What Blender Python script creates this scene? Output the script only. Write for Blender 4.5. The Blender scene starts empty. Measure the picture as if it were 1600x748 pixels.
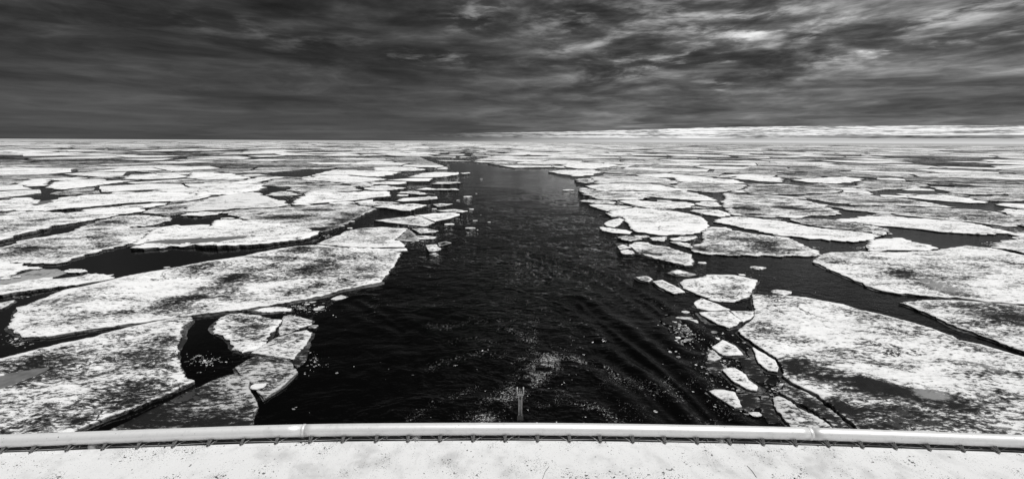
import bpy, math, random
import numpy as np
from mathutils import Matrix, Vector, geometry
random.seed(7); RNG = np.random.RandomState(11)
S = bpy.context.scene
COL = S.collection
R = math.radians

# ------------------------------------------------------------------ camera
H = 15.0                      # eye height above the water
F = 700.0                     # focal length in pixels of the 1600 px wide frame
PITCH, ROLL = 12.35, -0.30
cam = bpy.data.objects.new('camera', bpy.data.cameras.new('camera')); COL.objects.link(cam)
cam.data.sensor_width = 36; cam.data.lens = F / 1600 * 36
cam.data.clip_start = 0.05; cam.data.clip_end = 200000
CM = Matrix.Translation((0, 0, H)) @ Matrix.Rotation(R(90 - PITCH), 4, 'X') @ Matrix.Rotation(R(-ROLL), 4, 'Z')
cam.matrix_world = CM
S.camera = cam
R3 = np.array(CM.to_3x3())

def ray(px, py):
    v = R3 @ np.array([(px - 800) / F, -(py - 374) / F, -1.0])
    return v / np.linalg.norm(v)
def at(px, py, z=0.0):
    """the point of the horizontal plane z seen at a pixel of the photograph"""
    v = ray(px, py); t = (z - H) / v[2]
    return np.array([0, 0, H]) + v * t
def proj(P):
    q = (np.asarray(P) - np.array([0, 0, H])) @ R3
    d = np.maximum(-q[..., 2], 1e-6)
    return 800 + q[..., 0] / d * F, 374 - q[..., 1] / d * F, -q[..., 2]

# ------------------------------------------------------------------ light
SUN_AZ, SUN_EL = 108, 72       # azimuth to the right of the view direction
sun = bpy.data.objects.new('sun', bpy.data.lights.new('sun', 'SUN')); COL.objects.link(sun)
sun.data.energy = 3.1; sun.data.angle = R(11); sun.data.color = (1, 0.995, 0.985)
sd = Vector((math.sin(R(SUN_AZ)) * math.cos(R(SUN_EL)), math.cos(R(SUN_AZ)) * math.cos(R(SUN_EL)), math.sin(R(SUN_EL))))
sun.rotation_euler = sd.to_track_quat('Z', 'Y').to_euler()
sun.location = (0, 0, 60)
S.view_settings.view_transform = 'Standard'; S.view_settings.look = 'None'
S.view_settings.exposure = 0.22; S.view_settings.gamma = 1.0

# ------------------------------------------------------------------ node helper
class NT:
    def __init__(s, tree): s.t = tree; s.N = tree.nodes; s.L = tree.links; s.N.clear()
    def n(s, typ, **kw):
        nd = s.N.new(typ)
        for k, v in kw.items(): setattr(nd, k, v)
        return nd
    def set(s, sock, v):
        if hasattr(v, 'is_linked') or isinstance(v, bpy.types.NodeSocket): s.L.new(v, sock)
        else: sock.default_value = v
    def m(s, op, a, b=0.0, c=None, clamp=False):
        nd = s.n('ShaderNodeMath', operation=op, use_clamp=clamp)
        s.set(nd.inputs[0], a); s.set(nd.inputs[1], b)
        if c is not None: s.set(nd.inputs[2], c)
        return nd.outputs[0]
    def add(s, a, b): return s.m('ADD', a, b)
    def mul(s, a, b): return s.m('MULTIPLY', a, b)
    def sub(s, a, b): return s.m('SUBTRACT', a, b)
    def step(s, v, a, b, lo=0.0, hi=1.0):
        nd = s.n('ShaderNodeMapRange', interpolation_type='SMOOTHSTEP')
        s.set(nd.inputs['Value'], v); s.set(nd.inputs['From Min'], a); s.set(nd.inputs['From Max'], b)
        s.set(nd.inputs['To Min'], lo); s.set(nd.inputs['To Max'], hi)
        return nd.outputs[0]
    def lerp(s, f, a, b):
        nd = s.n('ShaderNodeMix', data_type='FLOAT')
        s.set(nd.inputs[0], f); s.set(nd.inputs[2], a); s.set(nd.inputs[3], b)
        return nd.outputs[0]
    def xyz(s, x, y, z):
        nd = s.n('ShaderNodeCombineXYZ')
        s.set(nd.inputs[0], x); s.set(nd.inputs[1], y); s.set(nd.inputs[2], z)
        return nd.outputs[0]
    def noise(s, vec, scale, detail=4, rough=0.5, dist=0.0, lac=2.0):
        nd = s.n('ShaderNodeTexNoise'); s.L.new(vec, nd.inputs['Vector'])
        nd.inputs['Scale'].default_value = scale; nd.inputs['Detail'].default_value = detail
        nd.inputs['Roughness'].default_value = rough; nd.inputs['Distortion'].default_value = dist
        nd.inputs['Lacunarity'].default_value = lac
        return nd.outputs['Fac']
    def scale(s, vec, v, loc=(0, 0, 0), rz=0):
        nd = s.n('ShaderNodeMapping'); s.L.new(vec, nd.inputs[0])
        nd.inputs['Scale'].default_value = v; nd.inputs['Location'].default_value = loc
        nd.inputs['Rotation'].default_value = (0, 0, rz)
        return nd.outputs[0]

# ------------------------------------------------------------------ sky
W = bpy.data.worlds.new('World'); S.world = W; W.use_nodes = True
g = NT(W.node_tree)
SKY_K = 0.1
tc = g.n('ShaderNodeTexCoord').outputs['Generated']
sp = g.n('ShaderNodeSeparateXYZ'); g.L.new(tc, sp.inputs[0])
dx, dy, dz = sp.outputs
az = g.mul(g.m('ARCTAN2', dx, dy), 180 / math.pi)
el = g.mul(g.m('ARCSINE', dz), 180 / math.pi)
k = g.m('MAXIMUM', g.add(dz, 0.05), 0.02)
ca, sa = math.cos(R(11)), math.sin(R(11))          # the cloud streets run 11 degrees right of the view
u0 = g.m('DIVIDE', g.sub(g.mul(dx, ca), g.mul(dy, sa)), k)
v0 = g.m('DIVIDE', g.add(g.mul(dx, sa), g.mul(dy, ca)), k)
P0 = g.xyz(u0, v0, 0.0)
w1 = g.noise(P0, .55, 4, .5); w2 = g.noise(g.scale(P0, (1, 1, 1), (8, 3, 1)), .55, 4, .5)
u = g.add(u0, g.mul(g.sub(w1, .5), 1.1)); v = g.add(v0, g.mul(g.sub(w2, .5), 1.1))
P = g.xyz(u, v, 0.0)
big = g.noise(P, 0.42, 2, 0.5)
mid = g.noise(g.scale(P, (1, 1, 1), (3.1, 7.7, 0)), 1.25, 7, 0.58)
fine = g.noise(g.scale(P, (1, 1, 1), (9, 2, 4)), 4.2, 8, 0.60, 0.2)
streak = g.noise(g.xyz(g.mul(az, .035), g.mul(g.m('POWER', g.m('MAXIMUM', el, 0.01), .6), 1.5), 2.0), 2.2, 7, 0.6, 0.4)
def blob(px, py, rx, ry, s_, tilt=0.0):
    d = ray(px, py); a0 = math.degrees(math.atan2(d[0], d[1])); e0 = math.degrees(math.asin(d[2]))
    da = g.sub(waz, a0); de = g.sub(g.sub(wel, e0), g.mul(da, tilt))
    q = g.add(g.m('POWER', g.m('ABSOLUTE', g.mul(da, 1 / rx)), 2.0), g.m('POWER', g.m('ABSOLUTE', g.mul(de, 1 / ry)), 2.0))
    return g.mul(g.m('EXPONENT', g.mul(q, -1.0)), s_)
wn = g.noise(P, 1.6, 5, 0.6)
wn2 = g.noise(g.scale(P, (1, 1, 1), (5, 1, 9)), 2.2, 5, 0.6)
waz = g.add(az, g.mul(g.sub(wn, 0.5), 9.0)); wel = g.add(el, g.mul(g.sub(wn2, 0.5), 3.4))
glow = None                                         # thinner parts of the cloud deck
for b in [(640, 90, 6, .8, .10, -.12), (390, 50, 7, 1.0, .06, -.1), (735, 25, 3, 1.6, .22, .3), (960, 75, 7, 3.2, .12, 0), (1000, 100, 2.5, .8, .12, 0),
          (1130, 40, 4.5, 1.0, .30, .2), (1190, 45, 6, 1.5, .16, .2), (1290, 45, 3, .8, .26, .2), (1090, 92, 5, .45, .42, .03), (1180, 50, 4, .5, .3, .1),
          (1370, 55, 3, .5, .28, .1), (1430, 75, 6, .5, .36, .08), (1500, 25, 5, .6, .30, .12), (1330, 95, 7, .8, .12, .1), (1115, 130, 1.6, .5, .22, 0),
          (880, 30, 4, 1.2, .14, .2), (1040, 20, 5, 1.6, .14, 0), (700, 90, 3, .5, .16, -.05), (980, 120, 2.4, .35, .14, 0)]:
    w = blob(*b); glow = w if glow is None else g.add(glow, w)
right = g.step(az, -16.0, 16.0)
hi = g.step(el, 1.0, 11.0)
base = g.lerp(right, 0.043, 0.098)
# lumps: cells of cloud with bright tops and dark flat bases, smaller toward the horizon
ez = g.m('POWER', g.m('MAXIMUM', g.add(el, 1.0), 0.05), .62)
def lumps(sx, sy, off, s_, det):
    Q = g.xyz(g.add(g.add(g.mul(az, sx), off), g.mul(g.sub(w1, .5), 1.0)), g.add(g.mul(ez, sy), g.mul(g.sub(w2, .5), .8)), off)
    return g.noise(Q, s_, det, .58, .25)
L1 = lumps(.036, .66, 3.0, 1.5, 7)
L2 = lumps(.066, 1.2, 9.0, 1.9, 7); L3 = lumps(.15, 2.8, 14.0, 1.8, 6)
pat = g.add(g.mul(g.sub(big, .5), 1.6), g.mul(g.sub(L1, .5), g.lerp(right, 4.6, 5.0)))
pat = g.add(pat, g.mul(g.sub(L2, .5), g.lerp(right, 2.0, 4.6))); pat = g.add(pat, g.mul(g.sub(L3, .5), g.lerp(right, .9, 2.8)))
pat = g.add(pat, g.mul(g.sub(streak, .5), 1.2))
amp = g.m('EXPONENT', g.mul(pat, g.lerp(hi, 0.45, 1.0)))
body = g.mul(base, g.m('MINIMUM', amp, 6.0))
body = g.mul(body, g.sub(1.0, g.mul(g.mul(g.step(az, -4, -34), g.step(el, 4.5, 9.0)), .28)))
body = g.add(body, g.mul(g.mul(g.step(el, 5.5, 1.5), g.step(az, 4, -22)), .022))
body = g.add(body, g.mul(g.mul(glow, 0.9), g.step(g.add(g.mul(L2, 1.1), L3), 1.0, 1.32)))
body = g.mul(body, g.step(el, 13, 26, 1.0, g.lerp(g.step(az, -25, 55), .14, .60)))    # the deck is heaviest overhead
# the bright strip under the edge of the cloud deck, widening to the right
def curve(src, a0, a1, pts):
    """piecewise curve over azimuth"""
    nd = g.n('ShaderNodeFloatCurve'); c = nd.mapping.curves[0]
    mx = max(p[1] for p in pts) or 1
    q = sorted(((p[0] - a0) / (a1 - a0), p[1] / mx) for p in pts)
    c.points[0].location = q[0]; c.points[-1].location = q[-1]
    for p in q[1:-1]: c.points.new(*p)
    nd.mapping.update(); g.set(nd.inputs['Value'], g.mul(g.sub(src, a0), 1.0 / (a1 - a0)))
    return g.mul(nd.outputs[0], mx)
def azel(px, py):
    d = ray(px, py); return math.degrees(math.atan2(d[0], d[1])), math.degrees(math.asin(d[2]))
top_el = curve(az, -20, 60, [(-20, .3)] + [azel(*p) for p in [(650, 212), (720, 208.5), (900, 205.5), (1100, 200), (1200, 198), (1400, 196.8), (1600, 196)]] + [(60, 1.35)])
h1 = g.noise(g.xyz(g.mul(az, .05), g.mul(el, 1.4), 1.0), 3.2, 6, 0.6)
h2 = g.noise(g.xyz(g.mul(az, .16), g.mul(el, 2.2), 5.0), 5.0, 7, 0.68)
edge = g.add(top_el, g.mul(g.sub(g.noise(g.xyz(g.mul(az, .3), 0.0, 3.0), 1.0, 4, .6), .5), .34))
band = g.mul(g.step(el, g.add(edge, .05), g.sub(edge, .04)), g.step(az, -15, 4))
strip = g.add(.20, g.mul(g.step(g.add(g.mul(h1, .5), g.mul(h2, .5)), .41, .56), .64))
darkbar = g.mul(g.mul(g.step(el, .42, .50), g.step(el, .80, .66)), g.step(az, 22, 36))
strip = g.mul(strip, g.sub(1.0, g.mul(darkbar, .72)))
lowfog = g.step(el, .52, .36)
strip = g.lerp(lowfog, strip, g.step(el, .5, 0.0, .36, .58))
strip = g.mul(strip, g.step(az, -12, 20, .28, 1.0))
body = g.lerp(band, body, strip)
sky = g.n('ShaderNodeTexSky', sky_type='NISHITA', sun_disc=False)
sky.sun_elevation = R(SUN_EL); sky.sun_rotation = R(SUN_AZ)
bw = g.n('ShaderNodeRGBToBW'); g.L.new(sky.outputs[0], bw.inputs[0])
tot = g.add(g.mul(bw.outputs[0], 0.006), g.mul(body, 1.0 / SKY_K))
bg = g.n('ShaderNodeBackground'); bg.inputs['Strength'].default_value = SKY_K
g.L.new(g.xyz(tot, tot, tot), bg.inputs['Color'])
wo = g.n('ShaderNodeOutputWorld'); g.L.new(bg.outputs[0], wo.inputs[0])

# ------------------------------------------------------------------ materials
def new_mat(name):
    m = bpy.data.materials.new(name); m.use_nodes = True
    t = NT(m.node_tree)
    b = t.n('ShaderNodeBsdfPrincipled'); o = t.n('ShaderNodeOutputMaterial'); t.L.new(b.outputs[0], o.inputs[0])
    return m, t, b
def grey(t, v): return t.xyz(v, v, v)

def mat_ice():
    m, t, b = new_mat('snow_on_ice')
    pos = t.n('ShaderNodeNewGeometry').outputs['Position']
    dirt = t.n('ShaderNodeAttribute', attribute_name='dirt').outputs['Fac']
    tone = t.n('ShaderNodeAttribute', attribute_name='tone').outputs['Fac']
    side = t.n('ShaderNodeAttribute', attribute_name='side').outputs['Fac']
    a = t.noise(t.scale(pos, (0.5, 1, 1), rz=0.12), 0.42, 12, 0.76, 0.2)           # blotches at every size
    c = t.noise(t.scale(pos, (0.5, 1, 1), (4, 9, 0), -.1), 0.16, 4, 0.6, 0.6)        # patches
    d = t.noise(t.scale(pos, (0.42, 1, 1), (14, 3, 0), .1), 5.0, 6, 0.75, 0.2)       # grain
    n = t.add(t.add(t.mul(t.sub(a, .5), 2.5), t.mul(t.sub(c, .5), 0.9)), t.mul(t.sub(d, .5), 2.9))
    k_ = t.add(n, t.sub(t.mul(dirt, 0.95), 0.36))
    mask = t.step(k_, -0.05, 0.11)
    mask2 = t.step(k_, 0.08, 0.36)
    soft = t.step(k_, -.45, 0.0)
    wv = t.n('ShaderNodeVectorMath', operation='ADD'); t.L.new(pos, wv.inputs[0])
    nz = t.n('ShaderNodeTexNoise'); t.L.new(pos, nz.inputs['Vector']); nz.inputs['Scale'].default_value = .12; nz.inputs['Detail'].default_value = 7; nz.inputs['Roughness'].default_value = .65
    sc = t.n('ShaderNodeVectorMath', operation='SCALE'); t.L.new(nz.outputs['Color'], sc.inputs[0]); sc.inputs['Scale'].default_value = 14
    t.L.new(sc.outputs[0], wv.inputs[1])
    vo = t.n('ShaderNodeTexVoronoi', feature='DISTANCE_TO_EDGE'); t.L.new(wv.outputs[0], vo.inputs['Vector']); vo.inputs['Scale'].default_value = .055
    crack = t.mul(t.step(vo.outputs['Distance'], .010, .004), t.step(c, .50, .56))       # hairline cracks
    col = t.lerp(mask, t.lerp(tone, t.lerp(soft, .92, .70), 0.34), t.lerp(tone, 0.17, 0.07))
    col = t.lerp(mask2, col, 0.014)
    wet = t.n('ShaderNodeAttribute', attribute_name='wet').outputs['Fac']
    wm = t.mul(t.step(t.add(t.mul(wet, .8), t.add(t.mul(t.sub(a, .5), 2.6), t.mul(t.sub(d, .5), 1.2))), .42, .72), t.step(wet, .02, .3))
    col = t.lerp(wm, col, t.lerp(c, .14, .42))
    col = t.lerp(crack, col, .05)
    col = t.mul(col, t.add(.94, t.mul(c, .12)))
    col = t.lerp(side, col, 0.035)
    t.L.new(grey(t, col), b.inputs['Base Color'])
    t.set(b.inputs['Roughness'], t.lerp(mask, 0.85, 0.5)); b.inputs['Specular IOR Level'].default_value = 0.12
    bp = t.n('ShaderNodeBump'); bp.inputs['Strength'].default_value = 0.8; bp.inputs['Distance'].default_value = 0.28
    t.L.new(t.sub(t.add(t.mul(a, .9), t.mul(d, .35)), t.mul(mask, .12)), bp.inputs['Height']); t.L.new(bp.outputs[0], b.inputs['Normal'])
    return m
def mat_simple(name, col, rough=.6, metal=0.0, bump=0.0, bs=40, var=.1, vs=3.0, spec=.5):
    m, t, b = new_mat(name)
    pos = t.n('ShaderNodeNewGeometry').outputs['Position']
    n = t.noise(pos, vs, 6, .6)
    c = t.mul(col, t.add(1 - var, t.mul(n, 2 * var)))
    t.L.new(grey(t, c), b.inputs['Base Color'])
    b.inputs['Roughness'].default_value = rough; b.inputs['Metallic'].default_value = metal; b.inputs['Specular IOR Level'].default_value = spec
    if bump:
        bp = t.n('ShaderNodeBump'); bp.inputs['Strength'].default_value = bump; bp.inputs['Distance'].default_value = 0.02
        t.L.new(t.noise(pos, bs, 5, .6), bp.inputs['Height']); t.L.new(bp.outputs[0], b.inputs['Normal'])
    return m
def mat_water():
    m, t, b = new_mat('sea_water')
    pos = t.n('ShaderNodeNewGeometry').outputs['Position']
    foam = t.n('ShaderNodeAttribute', attribute_name='foam').outputs['Fac']
    chop = t.n('ShaderNodeAttribute', attribute_name='chop').outputs['Fac']
    b.inputs['Base Color'].default_value = (.002, .002, .002, 1)
    b.inputs['IOR'].default_value = 1.333; b.inputs['Roughness'].default_value = .03
    # foam: torn filaments
    wv = t.n('ShaderNodeVectorMath', operation='ADD'); t.L.new(pos, wv.inputs[0])
    nn = t.n('ShaderNodeTexNoise'); t.L.new(pos, nn.inputs['Vector']); nn.inputs['Scale'].default_value = .55; nn.inputs['Detail'].default_value = 6; nn.inputs['Roughness'].default_value = .6
    sc = t.n('ShaderNodeVectorMath', operation='SCALE'); t.L.new(nn.outputs['Color'], sc.inputs[0]); sc.inputs['Scale'].default_value = 3.2
    t.L.new(sc.outputs[0], wv.inputs[1]); wp = wv.outputs[0]
    f1 = t.m('ABSOLUTE', t.sub(t.noise(wp, 1.5, 5, .62), .5)); f2 = t.m('ABSOLUTE', t.sub(t.noise(t.scale(wp, (1, 1, 1), (7, 3, 2)), 3.2, 5, .65), .5))
    wdt = t.add(.003, t.mul(foam, .034))
    fil = t.m('MAXIMUM', t.step(f1, wdt, 0.0), t.mul(t.step(f2, wdt, 0.0), .8))
    brk = t.step(t.noise(pos, 7.0, 6, .75), t.sub(.60, t.mul(foam, .16)), t.sub(.70, t.mul(foam, .14)))
    fm = t.mul(t.mul(t.mul(fil, brk), t.step(foam, .03, .25)), t.step(t.noise(t.scale(wp, (1, 1, 1), (2, 8, 5)), .75, 3, .55), .42, .56))
    fm = t.m('MAXIMUM', fm, t.mul(t.step(t.noise(pos, 11.0, 3, .7), .73, .77), t.step(foam, .05, .5)))
    fm = t.mul(fm, .8)
    # ripples
    pr = t.scale(pos, (.75, 1.25, 1), rz=.25)
    r1 = t.noise(pr, .42, 2, .5, 1.8); r2 = t.noise(pr, 1.7, 2, .55, 1.6)
    pl = t.scale(pos, (.9, 1.3, 1)); r3 = t.noise(pl, 6.0, 1, .5)
    hgt = t.add(t.add(t.mul(r1, t.mul(chop, .48)), t.mul(r2, t.add(.005, t.mul(chop, .15)))), t.mul(r3, t.add(.005, t.mul(chop, .010))))
    bp = t.n('ShaderNodeBump'); bp.inputs['Strength'].default_value = 1.0; bp.inputs['Distance'].default_value = 1.0
    t.L.new(hgt, bp.inputs['Height']); t.L.new(bp.outputs[0], b.inputs['Normal'])
    fb = t.n('ShaderNodeBsdfPrincipled'); fb.inputs['Base Color'].default_value = (.75, .75, .75, 1); fb.inputs['Roughness'].default_value = .8
    mx = t.n('ShaderNodeMixShader'); t.L.new(fm, mx.inputs[0]); t.L.new(b.outputs[0], mx.inputs[1]); t.L.new(fb.outputs[0], mx.inputs[2])
    out = [n_ for n_ in t.N if n_.type == 'OUTPUT_MATERIAL'][0]; t.L.new(mx.outputs[0], out.inputs[0])
    return m
def mat_far():
    m, t, b = new_mat('distant_pack_ice')
    pos = t.n('ShaderNodeNewGeometry').outputs['Position']
    n = t.noise(pos, .012, 6, .65)
    c = t.lerp(t.step(n, .42, .58), .50, .30)
    t.L.new(grey(t, c), b.inputs['Base Color']); b.inputs['Roughness'].default_value = .9
    return m
def mat_canvas():
    m, t, b = new_mat('weathered_canvas')
    pos = t.n('ShaderNodeNewGeometry').outputs['Position']
    lo = t.noise(t.scale(pos, (1, 1, 1), rz=.7), 9.0, 6, .62)
    br = t.noise(t.scale(pos, (7, 1, 1), rz=-.75), 14.0, 4, .6)
    c = t.sub(.72, t.mul(t.step(lo, .44, .74), .20))
    c = t.sub(c, t.mul(t.step(br, .56, .8), .10))
    zone = t.step(t.noise(pos, 7.0, 3, .5), .45, .68)
    f1 = t.noise(pos, 85.0, 2, .5); f2 = t.noise(t.scale(pos, (1, 1, 1), (4, 4, 4)), 260.0, 2, .5)
    fl = t.m('MAXIMUM', t.step(t.add(f1, t.mul(zone, .09)), .705, .745), t.mul(t.step(t.add(f2, t.mul(zone, .10)), .675, .72), .8))
    c = t.lerp(fl, c, .05)
    t.L.new(grey(t, c), b.inputs['Base Color']); b.inputs['Roughness'].default_value = .85; b.inputs['Specular IOR Level'].default_value = .2
    bp = t.n('ShaderNodeBump'); bp.inputs['Strength'].default_value = .35; bp.inputs['Distance'].default_value = .004
    t.L.new(t.noise(pos, 160, 4, .6), bp.inputs['Height']); t.L.new(bp.outputs[0], b.inputs['Normal'])
    return m
def mat_rail():
    m, t, b = new_mat('painted_rail')
    pos = t.n('ShaderNodeNewGeometry').outputs['Position']
    sp_ = t.step(t.noise(pos, 150, 2, .5), .72, .77)
    c = t.lerp(sp_, t.sub(.90, t.add(t.mul(t.step(t.noise(pos, 14, 5, .6), .5, .8), .16), t.mul(t.step(t.noise(pos, 60, 6, .7), .5, .75), .12))), .12)
    t.L.new(grey(t, c), b.inputs['Base Color']); b.inputs['Roughness'].default_value = .40; b.inputs['Metallic'].default_value = .32
    return m
M_ICE = mat_ice(); M_WATER = mat_water(); M_FAR = mat_far(); M_CANVAS = mat_canvas(); M_RAIL = mat_rail()
M_POOL = mat_simple('melt_water', .15, .5, 0, .35, 3, .75, 1.6)
M_ROPE = mat_simple('tarred_cord', .15, .4, 0, .5, 400, .4, 60)
M_CORD = mat_simple('grey_cord', .42, .7, 0, .5, 400, .3, 60)
M_BRASS = mat_simple('eyelet_metal', .30, .35, .8, 0, 40, .2, 50)
M_POST = mat_simple('grey_metal', .42, .55, .1, .2, 80, .25, 30)
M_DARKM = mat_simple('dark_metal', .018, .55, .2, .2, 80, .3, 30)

# ------------------------------------------------------------------ numpy noise
def _h(ix, iy, s):
    n = (ix * 374761393 + iy * 668265263 + s * 1442695041) & 0xffffffff
    n = ((n ^ (n >> 13)) * 1274126177) & 0xffffffff
    return ((n ^ (n >> 16)) & 0xffff) / 65535.0
def vn(x, y, s=0):
    x = np.asarray(x, float); y = np.asarray(y, float)
    ix = np.floor(x).astype(np.int64); iy = np.floor(y).astype(np.int64)
    fx = x - ix; fy = y - iy; fx = fx * fx * (3 - 2 * fx); fy = fy * fy * (3 - 2 * fy)
    return (_h(ix, iy, s) * (1 - fx) + _h(ix + 1, iy, s) * fx) * (1 - fy) + (_h(ix, iy + 1, s) * (1 - fx) + _h(ix + 1, iy + 1, s) * fx) * fy
def fbm(x, y, o=4, s=0, g_=.5):
    a = 1; t = 0; w = 0
    for i in range(o):
        t = t + a * vn(x * 2 ** i + 17.3 * i, y * 2 ** i - 9.1 * i, s + i); w += a; a *= g_
    return t / w
def inside(poly, X, Y):
    c = np.zeros(X.shape, bool); n = len(poly)
    for i in range(n):
        x1, y1 = poly[i]; x2, y2 = poly[i - 1]
        if y1 == y2: continue
        c ^= ((y1 > Y) != (y2 > Y)) & (X < (x2 - x1) * (Y - y1) / (y2 - y1) + x1)
    return c
def seg_dist(X, Y, pts, closed=True):
    d = np.full(X.shape, 1e9); n = len(pts)
    for i in range(n if closed else n - 1):
        ax, ay = pts[i]; bx, by = pts[(i + 1) % n]
        vx, vy = bx - ax, by - ay; L = vx * vx + vy * vy + 1e-12
        t = np.clip(((X - ax) * vx + (Y - ay) * vy) / L, 0, 1)
        d = np.minimum(d, np.hypot(X - ax - t * vx, Y - ay - t * vy))
    return d

# ------------------------------------------------------------------ object helpers
def mesh(name, V, Fc, mats, smooth=False, attrs=None):
    me = bpy.data.meshes.new(name); me.from_pydata([tuple(map(float, p)) for p in V], [], [tuple(map(int, f)) for f in Fc])
    for m in (mats if isinstance(mats, (list, tuple)) else [mats]): me.materials.append(m)
    if smooth: me.polygons.foreach_set('use_smooth', [True] * len(me.polygons))
    for k_, a in (attrs or {}).items():
        me.attributes.new(k_, 'FLOAT', 'POINT').data.foreach_set('value', np.asarray(a, np.float32))
    me.update()
    return me
def obj(name, me, parent=None, loc=(0, 0, 0), label=None, cat=None, group=None, kind=None):
    o = bpy.data.objects.new(name, me); COL.objects.link(o); o.location = loc
    if parent is not None: o.parent = parent
    for k_, v_ in (('label', label), ('category', cat), ('group', group), ('kind', kind)):
        if v_: o[k_] = v_
    return o

# ------------------------------------------------------------------ the sea
def foam_lines():
    L = [([(772, 662), (765, 640), (790, 620), (812, 602), (830, 588), (850, 572), (866, 552)], 1.0, 1.0),
         ([(640, 658), (690, 628), (722, 615), (748, 604)], .45, .55), ([(672, 575), (720, 556), (765, 550), (800, 562), (840, 560)], .5, .6),
         ([(676, 508), (705, 512), (740, 500), (775, 508), (812, 520), (832, 535)], .7, .5), ([(700, 535), (745, 528), (790, 545)], .6, .35),
         ([(860, 555), (900, 562), (940, 572), (965, 585), (985, 595), (1030, 610)], .7, .7), ([(826, 642), (862, 625), (880, 615)], .5, .6),
         ([(895, 628), (945, 643), (965, 658)], .4, .7), ([(800, 470), (800, 440), (815, 420)], .9, .4), ([(690, 452), (740, 425), (790, 405)], .9, .25),
         ([(1040, 590), (1070, 640), (1120, 662)], .6, .65), ([(1080, 500), (1120, 530), (1100, 580), (1130, 640)], 1.6, .35), ([(1010, 470), (1060, 480), (1090, 500)], 1.2, .35),
         ([(1180, 600), (1200, 640), (1250, 662)], 1.2, .35), ([(830, 500), (830, 540), (850, 560)], .8, .6), ([(960, 600), (1000, 650)], 1.2, .3),
         ([(720, 650), (740, 640), (745, 655)], .5, .6), ([(1180, 640), (1230, 655)], .8, .5), ([(1090, 425), (1130, 430), (1200, 440)], 2.5, .2), ([(880, 400), (960, 430), (1010, 470)], 2, .15)]
    return [([tuple(at(*p)[:2]) for p in pts], w, s_) for pts, w, s_ in L]
CH_PX = [(400, 668), (440, 600), (490, 510), (560, 455), (625, 400), (660, 370), (735, 330), (740, 300), (725, 272), (700, 262), (672, 252), (650, 243), (690, 238),
         (735, 236), (760, 240), (735, 252), (800, 262), (860, 272), (900, 286), (930, 325), (975, 385), (1010, 432), (1090, 490), (1110, 560), (1130, 640), (1190, 668), (1240, 760), (380, 760)]
CH = [tuple(at(*p)[:2]) for p in CH_PX]
WAKE = [tuple(at(*p)[:2]) for p in [(380, 668), (420, 600), (470, 510), (540, 455), (590, 400), (600, 350), (600, 300), (640, 270), (660, 252), (640, 243), (690, 236),
        (735, 234), (780, 240), (800, 252), (860, 256), (930, 272), (990, 300), (1040, 340), (1100, 400), (1160, 450), (1180, 520), (1230, 600), (1330, 680), (1400, 760), (360, 760)]]
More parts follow.
